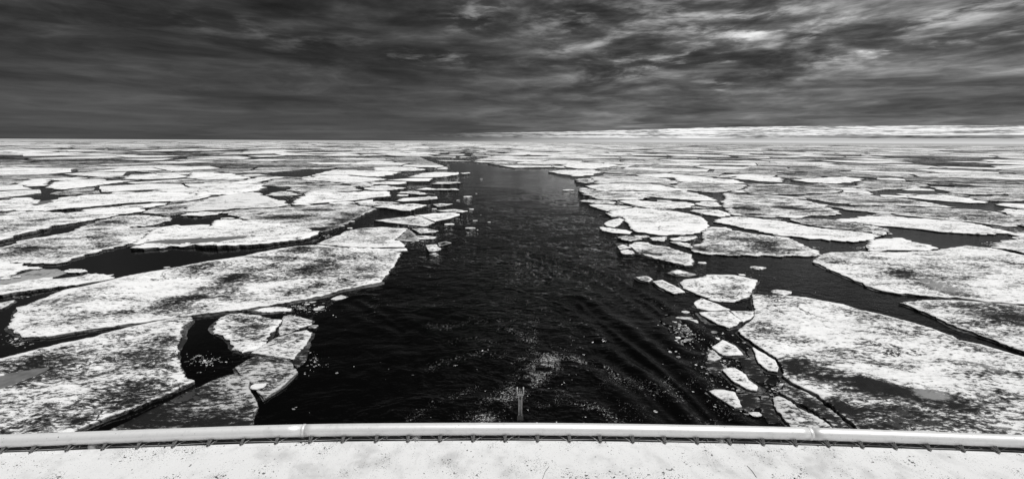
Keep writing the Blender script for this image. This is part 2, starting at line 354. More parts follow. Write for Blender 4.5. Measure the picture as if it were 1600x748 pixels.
def build_water():
    na, rr = 620, [3.0]
    while rr[-1] < 90000:
        r_ = rr[-1]; rr.append(r_ + max(.16, r_ * (.0075 if r_ < 150 else .02 if r_ < 800 else .12)))
    rr = np.array(rr); th = np.radians(np.linspace(-68, 68, na))
    Rr, T = np.meshgrid(rr, th, indexing='ij')
    X = Rr * np.sin(T); Y = Rr * np.cos(T) - 2.0
    ins = inside(WAKE, X, Y); d = seg_dist(X, Y, WAKE)
    chop = np.where(ins, .30 + .7 * np.clip(d / 8, 0, 1), .30 * np.exp(-(d / 4) ** 2))
    chop = chop * np.clip(1.25 - Rr / 190, .40, 1)
    lead = np.clip(1.2 - Rr / 300, .05, 1)
    chop = np.maximum(chop, .13 * lead * (X > 0) + .015)
    z = .30 * (fbm(X * .16 + .6 * vn(X * .1, Y * .1, 3), Y * .26, 3, 5) - .5) + .16 * (fbm(X * .7 + 2 * vn(X * .3, Y * .3, 9), Y * .95, 3, 15) - .5)
    z = z * chop * np.clip(1.1 - Rr / 170, 0, 1)
    boil = np.clip(fbm(X * .07 + 1.5 * vn(X * .05, Y * .05, 23), Y * .05, 3, 33) * 2.6 - .55, .22, 1.35)
    chop = chop * np.where(ins, boil, 1)
    for pts, am in (([(900, 470), (960, 520), (1030, 575), (1080, 620), (1130, 668)], .13), ([(930, 560), (990, 600), (1050, 655)], .08), ([(840, 400), (940, 430), (1020, 480), (1090, 540)], .10), ([(560, 470), (640, 520), (660, 600)], .05)):
        q = [tuple(at(*p)[:2]) for p in pts]; nr_ = Rr < 110; dd_ = seg_dist(X[nr_], Y[nr_], q, False) + .8 * fbm(X[nr_] * .3, Y[nr_] * .3, 2, 61)
        z[nr_] += am * np.cos(dd_ * 3.2) * np.exp(-(dd_ / 2.6) ** 2)
    foam = np.zeros(X.shape); near = Rr < 140
    for pts, w, s_ in foam_lines():
        foam[near] = np.maximum(foam[near], s_ * (.55 + .9 * fbm(X[near] * .5, Y[near] * .5, 3, 51)) * np.exp(-(seg_dist(X[near], Y[near], pts, False) / (w * 1.15)) ** 2))
    nr = len(rr); idx = np.arange(nr * na).reshape(nr, na)
    Fc = np.stack([idx[:-1, :-1], idx[:-1, 1:], idx[1:, 1:], idx[1:, :-1]], -1).reshape(-1, 4)
    V = np.stack([X, Y, z], -1).reshape(-1, 3)
    me = bpy.data.meshes.new('sea_water'); me.vertices.add(len(V)); me.vertices.foreach_set('co', V.ravel())
    me.loops.add(Fc.size); me.loops.foreach_set('vertex_index', Fc[:, ::-1].ravel().astype(np.int32))
    me.polygons.add(len(Fc)); me.polygons.foreach_set('loop_start', np.arange(0, Fc.size, 4, dtype=np.int32))
    me.polygons.foreach_set('use_smooth', np.ones(len(Fc), bool))
    me.update(calc_edges=True); me.materials.append(M_WATER)
    for k_, a in (('foam', foam), ('chop', chop)): me.attributes.new(k_, 'FLOAT', 'POINT').data.foreach_set('value', a.ravel().astype(np.float32))
    obj('sea_water', me, kind='structure')
    # the closed pack ice out at the horizon, too far away to tell floes apart
    V, Fc = [], []; th = np.radians(np.linspace(-70, 70, 90)); rs = [4300, 7000, 15000, 40000, 88000]
    for r_ in rs:
        for a in th: V.append((r_ * math.sin(a), r_ * math.cos(a), .35))
    n = len(th)
    for i in range(len(rs) - 1):
        for j in range(n - 1): Fc.append((i * n + j, (i + 1) * n + j, (i + 1) * n + j + 1, i * n + j + 1))
    obj('frozen_sea', mesh('frozen_sea', V, Fc, M_FAR), kind='structure')
build_water()

# ------------------------------------------------------------------ ice floes
TILE = {'A': (0, 360, 2.3375), 'B': (960, 360, 2.3375), 'C': (0, 240, 4.675), 'D': (320, 240, 4.675), 'E': (560, 240, 4.675),
        'F': (840, 240, 4.675), 'G': (1060, 240, 4.675), 'H': (1280, 240, 4.675)}
def tp(t, p): x0, y0, s_ = TILE[t]; return (x0 + p[0] / s_, y0 + p[1] / s_)

def densify(poly, step, jag, seed):
    out = []; n = len(poly); rs = np.random.RandomState(seed)
    for i in range(n):
        a = np.array(poly[i]); b = np.array(poly[(i + 1) % n]); L = np.hypot(*(b - a)); m = max(1, int(round(L / step)))
        nrm = np.array([-(b - a)[1], (b - a)[0]]) / (L + 1e-9)
        for j in range(m):
            p = a + (b - a) * j / m
            q = (fbm(p[0] / (step * 3), p[1] / (step * 3), 3, seed % 97) - .5) * 2.2 + (rs.rand() - .5) * .8
            out.append(tuple(p + nrm * q * jag))
    return out
def floe_mesh(name, poly, top, step, jag, dirt, tone, ridge, blobs, pools, seed, relief=1.0, wets=()):
    """solid floe: a snow relief on top, broken edge walls going below the water line; poly in world metres"""
    c = np.mean(np.array(poly), 0); step = max(step, .2)
    out = densify(poly, step * .55, jag, seed)
    A = np.array(out); x0, y0 = A.min(0); x1, y1 = A.max(0)
    gx, gy = np.meshgrid(np.arange(x0, x1, step), np.arange(y0, y1, step * .9))
    gx = gx + (np.arange(gx.shape[0]) % 2)[:, None] * step * .5
    rs = np.random.RandomState(seed); gx = gx + (rs.rand(*gx.shape) - .5) * step * .5; gy = gy + (rs.rand(*gy.shape) - .5) * step * .5
    gx, gy = gx.ravel(), gy.ravel()
    ins = inside(out, gx, gy); gx, gy = gx[ins], gy[ins]
    if len(gx):
        k_ = seg_dist(gx, gy, out) > step * .35; gx, gy = gx[k_], gy[k_]
    pts = [Vector(p) for p in out] + [Vector((a, b)) for a, b in zip(gx, gy)]
    vv, ee, ff, ov, oe, of = geometry.delaunay_2d_cdt(pts, [], [list(range(len(out)))], 1, 1e-4)
    V = np.array([(p[0], p[1]) for p in vv]); X, Y = V[:, 0], V[:, 1]
    d = seg_dist(X, Y, out)
    infl = np.clip(d / (step * 1.2 + .35), 0, 1)
    rel = (fbm(X * .22, Y * .3, 4, 40) - .5) * .50 + (fbm(X * 1.1, Y * 1.4, 3, 60) - .5) * .34
    z = top + relief * rel * infl
    if ridge:
        w = max(1.6, step * 1.6)
        rg = np.exp(-((d - w * .7) / (w * 1.1)) ** 2) * np.clip(fbm(X * .12, Y * .12, 3, 80 + seed % 9) * 2.6 - .9, 0, 1)
        z = z + ridge * rg * (.35 + 1.1 * fbm(X * .9, Y * .9, 3, 31, .7)) + ridge * .35 * np.clip(fbm(X * .2, Y * .3, 3, 90) - .45, 0, 1) * infl
    dv = np.full(len(X), float(dirt)) + .35 * (fbm(X * .10, Y * .14, 3, 7) - .5)
    for (bx, by, rx, ry, s_) in blobs:
        q = ((X - bx) / rx) ** 2 + ((Y - by) / ry) ** 2
        dv = dv + .68 * s_ * np.exp(-q) * (.5 + fbm(X * .3, Y * .5, 3, 22))
    wet = np.zeros(len(X))
    for (bx, by, rx, ry, s_) in wets: wet = np.maximum(wet, s_ * np.exp(-((X - bx) / rx) ** 2 - ((Y - by) / ry) ** 2))
    for pl in pools:
        inn = inside(pl, X, Y); pd = seg_dist(X, Y, pl); f = np.where(inn, 1.0, np.clip(1 - pd / (step * 1.3), 0, 1))
        z = z * (1 - f) + (top - .17 + .05 * fbm(X * .8, Y * .8, 2, 5)) * f
    z = np.maximum(z, .045 + .02 * infl)
    dv = dv - .25 * np.exp(-(d / (step * .8)) ** 2)                # clean raised rim
    tris = [f for f in ff if len(f) >= 3]
    fix = []
    for f in tris:
        a, b, c_ = V[f[0]], V[f[1]], V[f[2]]
        fix.append(tuple(f) if (b[0] - a[0]) * (c_[1] - a[1]) - (b[1] - a[1]) * (c_[0] - a[0]) > 0 else tuple(reversed(f)))
    cnt = {}
    for f in fix:
        for i in range(len(f)):
            e = (f[i], f[(i + 1) % len(f)]); cnt[e] = 1
    bd = [e for e in cnt if (e[1], e[0]) not in cnt]
    VV = [(x - c[0], y - c[1], zz) for x, y, zz in zip(X, Y, z)]
    dirtv = list(dv); side = [0.0] * len(VV); low = {}; low2 = {}
    for a, b in bd:
        for q in (a, b):
            if q not in low:
                h = rs.rand(); dl = V[q] - c; dl = dl / (np.hypot(*dl) + 1e-9)
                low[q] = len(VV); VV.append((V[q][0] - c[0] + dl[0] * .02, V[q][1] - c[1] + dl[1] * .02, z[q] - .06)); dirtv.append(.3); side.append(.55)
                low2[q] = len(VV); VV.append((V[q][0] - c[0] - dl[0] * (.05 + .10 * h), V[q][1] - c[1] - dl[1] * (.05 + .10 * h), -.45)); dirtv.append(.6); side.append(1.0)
    Fc = list(fix)
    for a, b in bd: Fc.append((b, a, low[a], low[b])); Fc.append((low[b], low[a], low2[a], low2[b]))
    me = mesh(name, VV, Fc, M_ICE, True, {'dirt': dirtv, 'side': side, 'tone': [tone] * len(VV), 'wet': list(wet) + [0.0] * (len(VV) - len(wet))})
    sm = [True] * len(fix) + [False] * (2 * len(bd)); me.polygons.foreach_set('use_smooth', sm[:len(me.polygons)])
    return me, c
TRACED = []          # world polygons, used to keep the scattered pack clear of them
N_FLOE = [0]
def floe(tile, pts, label, dirt=.25, tone=0.0, ridge=0.0, blobs=(), pools=(), wets=(), top=.19, jag=1.0, group='ice floes adrift along the wake', relief=1.0):
    px = [tp(tile, p) for p in pts]
    wp = [tuple(at(p[0], p[1], top)[:2]) for p in px]
    dist = np.hypot(*np.mean(np.array(wp), 0)); nd = min(np.hypot(*p) for p in wp)
    size = math.sqrt(abs(sum(wp[i - 1][0] * wp[i][1] - wp[i][0] * wp[i - 1][1] for i in range(len(wp)))) / 2)
    step = max(.24, min(.0115 * max(nd, 22), size / 7)); step = max(step, size / 75)
    wb = []
    for (bx, by, rx, ry, s_) in blobs:
        p = tp(tile, (bx, by)); sc_ = TILE[tile][2]
        c0 = at(*p, top); c1 = at(p[0] + rx / sc_, p[1], top); c2 = at(p[0], p[1] - ry / sc_, top)
        wb.append((c0[0], c0[1], max(.5, np.hypot(*(c1 - c0)[:2])), max(.5, np.hypot(*(c2 - c0)[:2])), s_))
    ww = []
    for (bx, by, rx, ry, s_) in wets:
        p = tp(tile, (bx, by)); sc_ = TILE[tile][2]; c0 = at(*p, top); c1 = at(p[0] + rx / sc_, p[1], top); c2 = at(p[0], p[1] - ry / sc_, top)
        ww.append((c0[0], c0[1], np.hypot(*(c1 - c0)[:2]), np.hypot(*(c2 - c0)[:2]), s_))
    pl = [[tuple(at(*tp(tile, p), top - .05)[:2]) for p in q] for q in pools]
    N_FLOE[0] += 1
    me, c = floe_mesh('ice_floe', wp, top, step, min(2.0, step * (.55 if step < .7 else .85)) * jag, dirt, tone, ridge, wb, pl, 100 + N_FLOE[0], relief, ww)
    o = obj('ice_floe', me, loc=(c[0], c[1], 0), label=label, cat='ice floe', group=group)
    TRACED.append(wp)
    if nd < 62 and tone < .9:
        dn = densify(wp, .7, .12, 3); n = len(dn); A_ = np.array(dn); nx_ = np.roll(A_, -1, 0) - np.roll(A_, 1, 0); nx_ /= np.hypot(nx_[:, 0], nx_[:, 1])[:, None] + 1e-9
        nr_ = np.stack([nx_[:, 1], -nx_[:, 0]], 1); sg = sum(dn[i - 1][0] * dn[i][1] - dn[i][0] * dn[i - 1][1] for i in range(n)); nr_ = nr_ if sg > 0 else -nr_
        wd_ = .04 + .55 * np.clip(fbm(A_[:, 0] * .35, A_[:, 1] * .35, 3, 70) * 2.2 - .75, 0, 1) * (.6 + .4 * RNG.rand(n)); O_ = A_ + nr_ * wd_[:, None]; I_ = A_ - nr_ * .25
        V = [(p[0] - c[0], p[1] - c[1], .035) for p in I_] + [(p[0] - c[0], p[1] - c[1], .02) for p in O_] + [(p[0] - c[0], p[1] - c[1], -.2) for p in O_]
        Fc = [(i, (i + 1) % n, n + (i + 1) % n, n + i) for i in range(n)] + [(n + i, n + (i + 1) % n, 2 * n + (i + 1) % n, 2 * n + i) for i in range(n)]
        if sg > 0: Fc = [tuple(reversed(q)) for q in Fc]
        obj('ice_foot', mesh('ice_foot', V, Fc, M_ICE, False, {'dirt': [.55] * len(V), 'tone': [1.0] * len(V), 'side': [.62] * len(V)}), parent=o)
    for q in pl:
        qc = np.mean(np.array(q), 0); q = [tuple(qc + (np.array(p) - qc) * 1.22) for p in q]
        q2 = densify(q, step * .45, step * .8, 5); vv, ee, ff, *_ = geometry.delaunay_2d_cdt([Vector(p) for p in q2], [], [list(range(len(q2)))], 1, 1e-4)
        ff = [tuple(f) if (vv[f[1]] - vv[f[0]]).cross(vv[f[2]] - vv[f[0]]) > 0 else tuple(reversed(f)) for f in ff]
        obj('melt_pool', mesh('melt_pool', [(p[0] - c[0], p[1] - c[1], top - .095) for p in vv], ff, M_POOL), parent=o)
    return o
f = floe
LN, RN = 'ice floes left of the wake', 'ice floes right of the wake'
# --- left of the wake, nearest first
f('A', [(-500,560),(-60,480),(10,468),(120,440),(230,410),(340,388),(450,358),(560,335),(640,320),(705,318),(700,330),(672,350),(655,380),(660,400),(650,430),(645,470),(655,490),(672,515),(668,535),(690,548),(712,550),(690,562),(640,585),(590,608),(500,640),(420,672),(340,700),(285,725),(240,755),(120,830),(-500,960)],
  'large rough white floe filling the bottom left corner with a flat grey strip', .34, ridge=.15, group=LN,
  blobs=[(560,570,70,35,.5),(300,690,50,18,.55),(430,640,60,22,.35),(480,440,70,18,.45),(600,410,60,20,.4),(110,490,120,14,.45)],
  pools=[[(-200,560),(8,528),(60,514),(130,503),(185,494),(180,503),(120,530),(60,553),(8,575),(-150,620)]])
f('A', [(380,745),(410,722),(500,680),(600,630),(700,580),(760,555),(820,530),(855,522),(895,535),(910,550),(912,580),(930,610),(938,640),(925,670),(920,710),(915,800),(330,800)],
  'dark wet floe with a pale upper rim cut off by the rail at lower left', .80, .55, group=LN, top=.14, jag=.5,
  blobs=[(800,550,90,12,-.55),(600,640,200,14,-.25),(500,700,120,40,.4),(880,600,40,60,-.12)])
f('A', [(22,350),(55,315),(60,280),(95,272),(160,245),(240,215),(330,198),(410,178),(520,155),(640,135),(760,112),(880,95),(1000,70),(1080,58),(1160,52),(1240,62),(1330,70),(1420,73),(1465,80),(1450,110),(1430,140),(1415,160),(1392,188),(1330,200),(1255,215),(1200,233),(1100,253),(980,275),(850,292),(700,310),(600,322),(480,340),(380,352),(270,368),(180,382),(100,386),(60,372)],
  'longest floe left of the wake, mottled with dark wet patches', .28, group=LN, ridge=.10, jag=.8,
  blobs=[(840,175,45,14,1.0),(860,205,70,22,.5),(690,250,60,14,.75),(600,285,130,14,.6),(300,245,70,30,.5),(300,225,35,10,.3),(1160,125,60,28,.8),(1090,75,60,20,.65),(1300,135,90,12,.5),(1200,190,160,12,.3),(1000,230,200,12,.2),(230,350,140,14,.3),(560,185,160,30,-.35),(130,300,80,40,-.3),(440,230,80,40,-.3)], wets=[(300,255,50,30,.8),(200,225,50,8,.5)])
f('A', [(785,340),(800,320),(840,303),(880,300),(930,308),(980,318),(1025,325),(1015,345),(990,370),(968,412),(930,432),(880,447),(860,430),(845,405),(820,390),(785,375)],
  'stubby white floe with a grey smudge, leftmost of the broken pieces at lower left', .28, group=LN, top=.17, blobs=[(940,345,50,18,.4),(850,360,50,12,.25)])
f('A', [(1035,312),(1060,308),(1110,318),(1140,328),(1138,342),(1090,358),(1050,376),(1022,382),(1018,360),(1030,335)],
  'small four sided grey white floe, the upper right of the broken pieces at lower left', .36, .1, group=LN, top=.15, jag=.5)
f('A', [(1141,345),(1162,345),(1150,356),(1125,353)], 'tiny grey shard at the right tip of the small four sided floe', .45, .4, group=LN, top=.08, jag=.3)
f('A', [(918,445),(960,420),(1010,390),(1080,370),(1120,362),(1140,372),(1125,400),(1105,430),(1070,470),(1040,462),(980,455)],
  'pale kite shaped floe just above the darkest broken floe at lower left', .36, .15, group=LN, top=.15, jag=.5)
f('A', [(858,498),(920,462),(980,460),(1040,466),(1060,478),(1085,518),(1040,560),(1000,590),(965,612),(945,590),(925,560),(900,535),(870,520)],
  'dark streaky floe carrying a white lump of ice near the lower left', .74, .5, group=LN, top=.16, jag=.5, blobs=[(1050,540,40,30,-.15)])
f('A', [(925,292),(960,283),(1010,278),(1068,284),(1062,292),(1000,296),(950,296)], 'narrow white sliver lying along the lower edge of the longest floe', .25, group=LN, top=.12)
f('A', [(-60,235),(8,236),(60,226),(160,212),(260,198),(340,190),(400,176),(416,162),(380,160),(300,168),(200,178),(180,173),(100,185),(8,197),(-60,200)],
  'thin white tongue of ice pointing right from the left edge of the frame', .22, group=LN, ridge=.25)
f('A', [(-60,165),(8,168),(40,160),(80,145),(140,140),(158,135),(80,125),(50,115),(8,112),(-60,112)], 'white corner of ice at the left edge above a flat grey shelf', .15, group=LN, ridge=.2)
f('A', [(-60,197),(8,195),(60,190),(110,180),(180,171),(232,160),(240,146),(165,137),(120,143),(60,158),(8,170),(-60,170)], 'flat dark grey shelf of thin ice between two white tongues at the left edge', .2, 1.0, group=LN, top=.05, relief=.1)
f('A', [(235,148),(255,140),(310,142),(320,148),(290,153),(250,153)], 'small white oval floe alone in the dark lead at upper left', .1, group=LN, top=.15)
f('A', [(-40,268),(8,262),(50,254),(55,257),(30,272),(8,282),(-40,290)], 'small grey wedge of ice at the left edge beside slush', .4, .3, group=LN, top=.12)
f('C', [(-250,740),(18,680),(150,640),(300,610),(430,585),(560,555),(640,520),(720,492),(860,458),(1000,447),(1150,454),(1260,470),(1230,490),(1100,520),(900,538),(1000,542),(1180,535),(1080,568),(1060,600),(1030,625),(980,650),(880,671),(700,711),(500,777),(360,805),(230,800),(100,791),(-250,790)],
  'broad mottled floe running up from the left edge beside the curving dark lead', .36, group=LN, blobs=[(200,690,120,18,.5),(700,520,90,10,.45),(640,480,60,8,.3),(900,480,80,8,.4),(500,740,160,12,.2)])
f('C', [(1044,624),(1080,600),(1150,560),(1290,537),(1400,542),(1516,532),(1576,500),(1726,488),(1836,495),(1936,512),(2016,525),(2096,540),(2156,548),(2216,560),(2296,575),(2326,595),(2216,625),(2096,640),(1976,655),(1846,668),(1696,678),(1596,683),(1456,676),(1290,672),(1200,684),(1080,692),(985,692),(1005,668),(990,655)],
  'bright ridged floe holding a long flat grey melt pool', .08, group=LN, ridge=.6, top=.26,
  pools=[[(1010,664),(1100,636),(1300,624),(1500,615),(1700,603),(1800,600),(1770,610),(1620,633),(1540,655),(1440,648),(1300,653),(1150,645),(1060,664)]])
f('C', [(-250,680),(18,630),(80,610),(250,575),(330,550),(420,525),(560,505),(700,480),(820,456),(860,446),(760,440),(620,434),(500,432),(250,430),(150,425),(60,440),(18,452),(-250,470)],
  'rumpled white floe above the curving dark lead at the left edge', .30, group=LN, ridge=.45, blobs=[(300,485,60,10,.8),(120,530,150,8,.3),(240,525,40,6,.5)])
f('C', [(600,430),(640,412),(700,402),(800,398),(900,385),(1030,375),(1120,362),(1230,362),(1200,372),(1120,388),(1060,403),(1020,422),(960,437),(850,441),(720,441),(680,438)],
  'slim bright floe tapering to the right beneath the long hummocky floe', .06, group=LN, ridge=.3)
f('C', [(-250,420),(18,420),(100,410),(220,415),(330,420),(430,400),(560,405),(650,396),(800,383),(900,368),(1050,357),(1200,347),(1400,342),(1520,322),(1496,305),(1370,292),(1200,282),(1000,283),(840,280),(800,300),(640,310),(420,328),(340,345),(280,350),(260,330),(200,325),(100,330),(18,350),(-250,350)],
  'long hummocky bright floe with a small grey pool near the left edge', .12, group=LN, ridge=.6, pools=[[(232,378),(290,348),(400,338),(400,350),(300,372)]], blobs=[(480,400,160,6,.5)])
f('C', [(1330,452),(1370,435),(1500,425),(1640,428),(1600,443),(1480,455)], 'low white mound of ice in the dark lead beneath the clean pale floe', .15, group=LN, ridge=.2)
f('C', [(1055,432),(1120,402),(1230,374),(1400,350),(1480,340),(1350,400),(1340,425),(1200,435)], 'small mottled grey floe wedged left of the clean pale floe', .48, .1, group=LN)
f('D', [(-160,418),(-140,395),(-60,360),(0,330),(100,311),(220,287),(340,280),(400,282),(410,298),(490,330),(570,350),(600,376),(540,388),(400,394),(250,398),(100,410),(0,416),(-100,421)],
  'clean smooth pale floe with a rounded top left of the small dark pond', .10, .22, group=LN, relief=.4)
f('D', [(180,440),(300,478),(400,498),(440,508),(600,533),(700,548),(740,548),(800,572),(860,572),(950,545),(1010,520),(1070,500),(1100,465),(1180,435),(1265,403),(1200,387),(1100,374),(950,364),(850,370),(760,382),(650,387),(500,398),(350,404),(200,414),(130,427)],
  'wide dappled grey floe with two dark streaks in front of the ridged block', .38, .12, group=LN, relief=.7, blobs=[(650,460,190,12,1.0),(830,410,140,7,.9),(560,416,60,5,.6),(820,552,80,14,.9),(1000,500,70,40,.5),(1100,440,80,20,.4)])
f('D', [(660,350),(690,320),(740,300),(800,290),(900,285),(1000,282),(1100,285),(1200,283),(1330,280),(1360,300),(1360,320),(1250,328),(1100,343),(1000,348),(900,354),(800,360),(740,362),(770,376),(640,378)],
  'bright ridged block of rafted ice behind the wide dappled floe', .03, group=LN, ridge=.8, top=.24)
f('D', [(440,300),(500,285),(550,275),(620,278),(700,300),(600,306),(500,308)], 'small grey floe sitting at the upper edge of the small dark pond', .35, .3, group=LN, top=.2)
f('D', [(600,263),(640,250),(800,242),(960,231),(1080,235),(1110,253),(1150,266),(1050,270),(900,276),(760,281),(700,279),(640,270)], 'light grey floe directly behind the bright ridged block', .32, .12, group=LN)
f('D', [(445,232),(430,215),(470,198),(520,183),(640,182),(760,198),(900,209),(1000,218),(960,226),(800,236),(640,241),(560,240)], 'mottled grey floe behind the small dark pond', .50, .12, group=LN, blobs=[(740,215,40,8,.6)])
f('D', [(680,184),(760,165),(860,137),(950,116),(1050,119),(1200,125),(1350,128),(1425,136),(1330,158),(1250,168),(1150,163),(1000,151),(850,152)], 'clean bright floe, upper one of two touching the far dark lead', .08, group=LN)
f('D', [(700,189),(850,156),(1000,156),(1150,169),(1340,188),(1200,199),(1060,209),(950,207),(850,198),(750,194)], 'clean bright floe, lower one of two touching the far dark lead', .10, group=LN)
f('D', [(-100,328),(-60,300),(-40,262),(0,246),(150,236),(320,232),(420,238),(436,250),(380,268),(280,283),(180,298),(100,303),(0,313)], 'bright hummocky floe behind the clean smooth pale floe', .10, group=LN, ridge=.6)
f('D', [(-130,182),(-100,140),(100,140),(250,155),(345,180),(200,188),(0,190)], 'bright floe with a straight near edge in the left pack', .06, group=LN, ridge=.3)
f('D', [(210,215),(300,190),(380,180),(470,186),(430,200),(350,215),(260,222)], 'small hummocky white floe behind the bright hummocky one', .12, group=LN, ridge=.4)
f('C', [(330,240),(400,207),(560,200),(750,200),(900,194),(990,196),(850,213),(700,233),(560,252),(460,262),(400,258)], 'bright wedge shaped floe above dark cracks in the far left pack', .05, group=LN)
f('C', [(120,215),(280,182),(360,190),(355,210),(325,235),(200,240)], 'white hummocky floe touching the bright wedge at far left', .14, group=LN, ridge=.3)
f('C', [(1130,268),(1250,262),(1496,247),(1600,250),(1620,270),(1500,296),(1380,288),(1250,283)], 'bright floe just behind the long hummocky one', .14, group=LN, ridge=.3)
f('C', [(890,184),(950,160),(1100,152),(1300,155),(1380,170),(1250,180),(1080,188)], 'white floe right of the bright wedge in the far left pack', .10, group=LN)
f('D', [(820,655),(900,625),(960,600),(1040,565),(1130,545),(1300,535),(1480,545),(1435,590),(1388,628),(1430,633),(1458,680),(1300,683),(1150,684),(1000,676),(900,665)],
  'pale square cornered floe at the edge of the wake behind the longest floe', .24, .05, group=LN, jag=.5, blobs=[(1180,550,120,12,.4),(1000,625,150,20,.2)])
f('D', [(1000,690),(1150,697),(1300,694),(1470,690),(1478,708),(1380,712),(1250,709),(1100,702)], 'thin strip of ice split off along a straight crack beside the longest floe', .2, group=LN, jag=.4)
f('E', [(275,628),(330,585),(365,552),(400,575),(430,600),(440,635),(345,640)], 'grey slushy shelf on the right flank of the square cornered floe', .50, .55, group=LN, top=.05)
f('E', [(115,487),(250,470),(400,455),(455,461),(556,503),(500,525),(470,530),(350,515),(250,505)], 'flat clean floe, left half of a pair split by a diagonal crack', .18, .15, group=LN, jag=.3, relief=.4)
f('E', [(412,451),(550,435),(690,430),(740,440),(740,450),(650,475),(570,492),(565,497),(465,460)], 'flat clean floe, right half of a pair split by a diagonal crack', .06, group=LN, jag=.3, relief=.4)
f('E', [(570,415),(700,405),(800,418),(760,428),(640,425)], 'thin grey white floe just behind the split pair', .3, .1, group=LN, top=.2)
f('E', [(275,345),(320,325),(450,318),(575,312),(580,328),(450,340),(330,348)], 'blade shaped white floe with a blunt right end at the wake edge', .22, group=LN, jag=.4)
f('E', [(545,370),(600,366),(690,366),(640,380),(580,388)], 'small grey triangular floe at the left edge of the wake', .3, .3, group=LN, top=.14, jag=.4)
f('E', [(110,390),(200,378),(330,375),(400,370),(500,382),(440,400),(380,415),(330,415),(250,402)], 'white floe with a snowy hump behind the split pair', .15, group=LN, ridge=.3, jag=.5)
f('E', [(0,362),(120,350),(230,352),(300,360),(240,369),(100,379),(20,374)], 'grey white lens shaped floe right of the ridged block', .32, .1, group=LN)
f('E', [(280,285),(370,272),(450,278),(515,293),(450,298),(350,290)], 'small white floe pointing right above the blade shaped one', .15, group=LN)
f('E', [(280,305),(310,300),(365,300),(360,307),(300,310)], 'sliver of white ice between two blade like floes at the wake edge', .15, group=LN, top=.15)
f('E', [(50,260),(80,238),(200,232),(280,245),(350,250),(280,262),(150,267)], 'rounded white floe above the ridged block near the wake', .14, group=LN)
f('E', [(75,212),(200,203),(340,205),(360,218),(250,225),(110,222)], 'flat white floe second from the far dark lead', .08, group=LN)
f('E', [(215,192),(340,182),(420,178),(540,180),(520,200),(400,202),(330,199)], 'clean white floe with a straight right end above the small pointed floes', .03, group=LN, jag=.4)
f('E', [(360,170),(460,145),(560,135),(730,138),(735,152),(640,165),(560,172),(440,172)], 'large clean floe jutting furthest into the far wake from the left', .10, group=LN, jag=.5)
f('E', [(540,220),(570,207),(700,205),(765,212),(650,220)], 'long grey sliver jutting into the far wake', .30, .1, group=LN, top=.2)
f('E', [(420,262),(500,248),(560,258),(720,256),(730,264),(620,265),(520,264)], 'very thin white sliver reaching into the wake', .1, group=LN, top=.15)
f('E', [(745,142),(810,136),(818,143),(760,148)], 'small flat white floe drifting beyond the large clean jutting floe', .1, group=LN, top=.2)
f('E', [(575,110),(650,107),(655,114),(580,115)], 'small bright strip of ice high in the far wake', .1, group=LN, top=.15)
f('E', [(125,122),(120,100),(250,95),(400,100),(490,118),(380,126),(250,128)], 'clean white floe with a pointed right tip beside far brash', .10, group=LN)
f('E', [(390,548),(480,540),(580,562),(560,572),(450,580)], 'speckled triangular floe right of the square cornered floe', .45, .15, group=LN, top=.15)
f('E', [(395,600),(500,600),(565,608),(560,618),(450,625)], 'thin speckled floe lower of two by the square cornered floe', .42, .15, group=LN, top=.12)
f('E', [(492,668),(570,660),(600,700),(560,712),(515,712)], 'small pale cube like floe drifting left of the wake centre', .25, .1, group=LN, top=.17, jag=.4)
f('E', [(580,652),(640,640),(680,650),(640,665),(590,676)], 'small grey floe touching the pale cube like one', .35, .55, group=LN, top=.1, jag=.3)
f('E', [(515,735),(560,720),(590,738),(560,750)], 'dark grey sunken slab below the pale cube like floe', .4, .9, group=LN, top=.05, jag=.3)
# --- right of the wake
f('B', [(505,232),(560,238),(640,240),(700,245),(760,258),(830,270),(900,292),(965,305),(1050,328),(1130,350),(1190,370),(1230,385),(1260,402),(1340,415),(1420,440),(1485,458),(1800,560),(2000,900),(1100,950),(890,730),(870,700),(830,670),(790,635),(740,600),(700,580),(650,555),(620,535),(608,490),(590,465),(555,445),(510,415),(470,385),(452,368),(480,345),(510,320),(512,290),(505,260)],
  'huge snow covered floe filling the lower right, dark and wet along its near side', .25, group=RN, jag=.7, ridge=.12,
  blobs=[(700,515,110,28,1.0),(850,545,110,22,1.0),(960,575,90,22,.9),(640,500,50,16,.5),(1060,590,70,18,.9),(1190,620,90,22,.95),(1290,645,60,14,.6),(900,680,90,40,.75),(820,640,60,26,.8),(1020,660,110,30,.45),(1150,690,120,30,.4),(1340,560,90,30,.35),(1350,520,120,10,.4),(1000,490,60,14,.4),(700,400,80,12,.3),(600,370,60,12,.3),(1330,690,60,20,.3),(750,300,160,30,-.2),(1100,430,200,40,-.1)],
  wets=[(1160,592,60,20,1.0),(760,560,90,10,.7),(1400,500,60,12,.6)])
f('B', [(725,115),(740,95),(780,82),(900,76),(1050,79),(1180,73),(1230,63),(1290,56),(1380,63),(1450,80),(1500,92),(2000,150),(2000,320),(1500,268),(1380,260),(1250,243),(1150,238),(1050,229),(960,214),(900,190),(830,160),(770,135)],
  'wide white floe at the right edge with a grey pool, above the long dark lead', .22, group=RN, blobs=[(1130,190,60,30,.6),(1290,230,60,14,.6),(1040,155,70,8,.6),(800,110,60,8,.5),(1100,130,180,14,.3),(1060,205,60,8,.4),(900,100,120,10,.3)],
  wets=[(1190,203,60,20,1.0),(1290,225,50,14,.8)])
f('B', [(1040,263),(1100,256),(1200,252),(1350,260),(1500,275),(1750,310),(1750,520),(1485,436),(1400,403),(1320,373),(1250,352),(1180,318),(1100,283)],
  'dappled dark speckled floe at the right edge below the long dark lead', .42, group=RN, blobs=[(1400,320,90,30,.35),(1250,270,160,8,.4)])
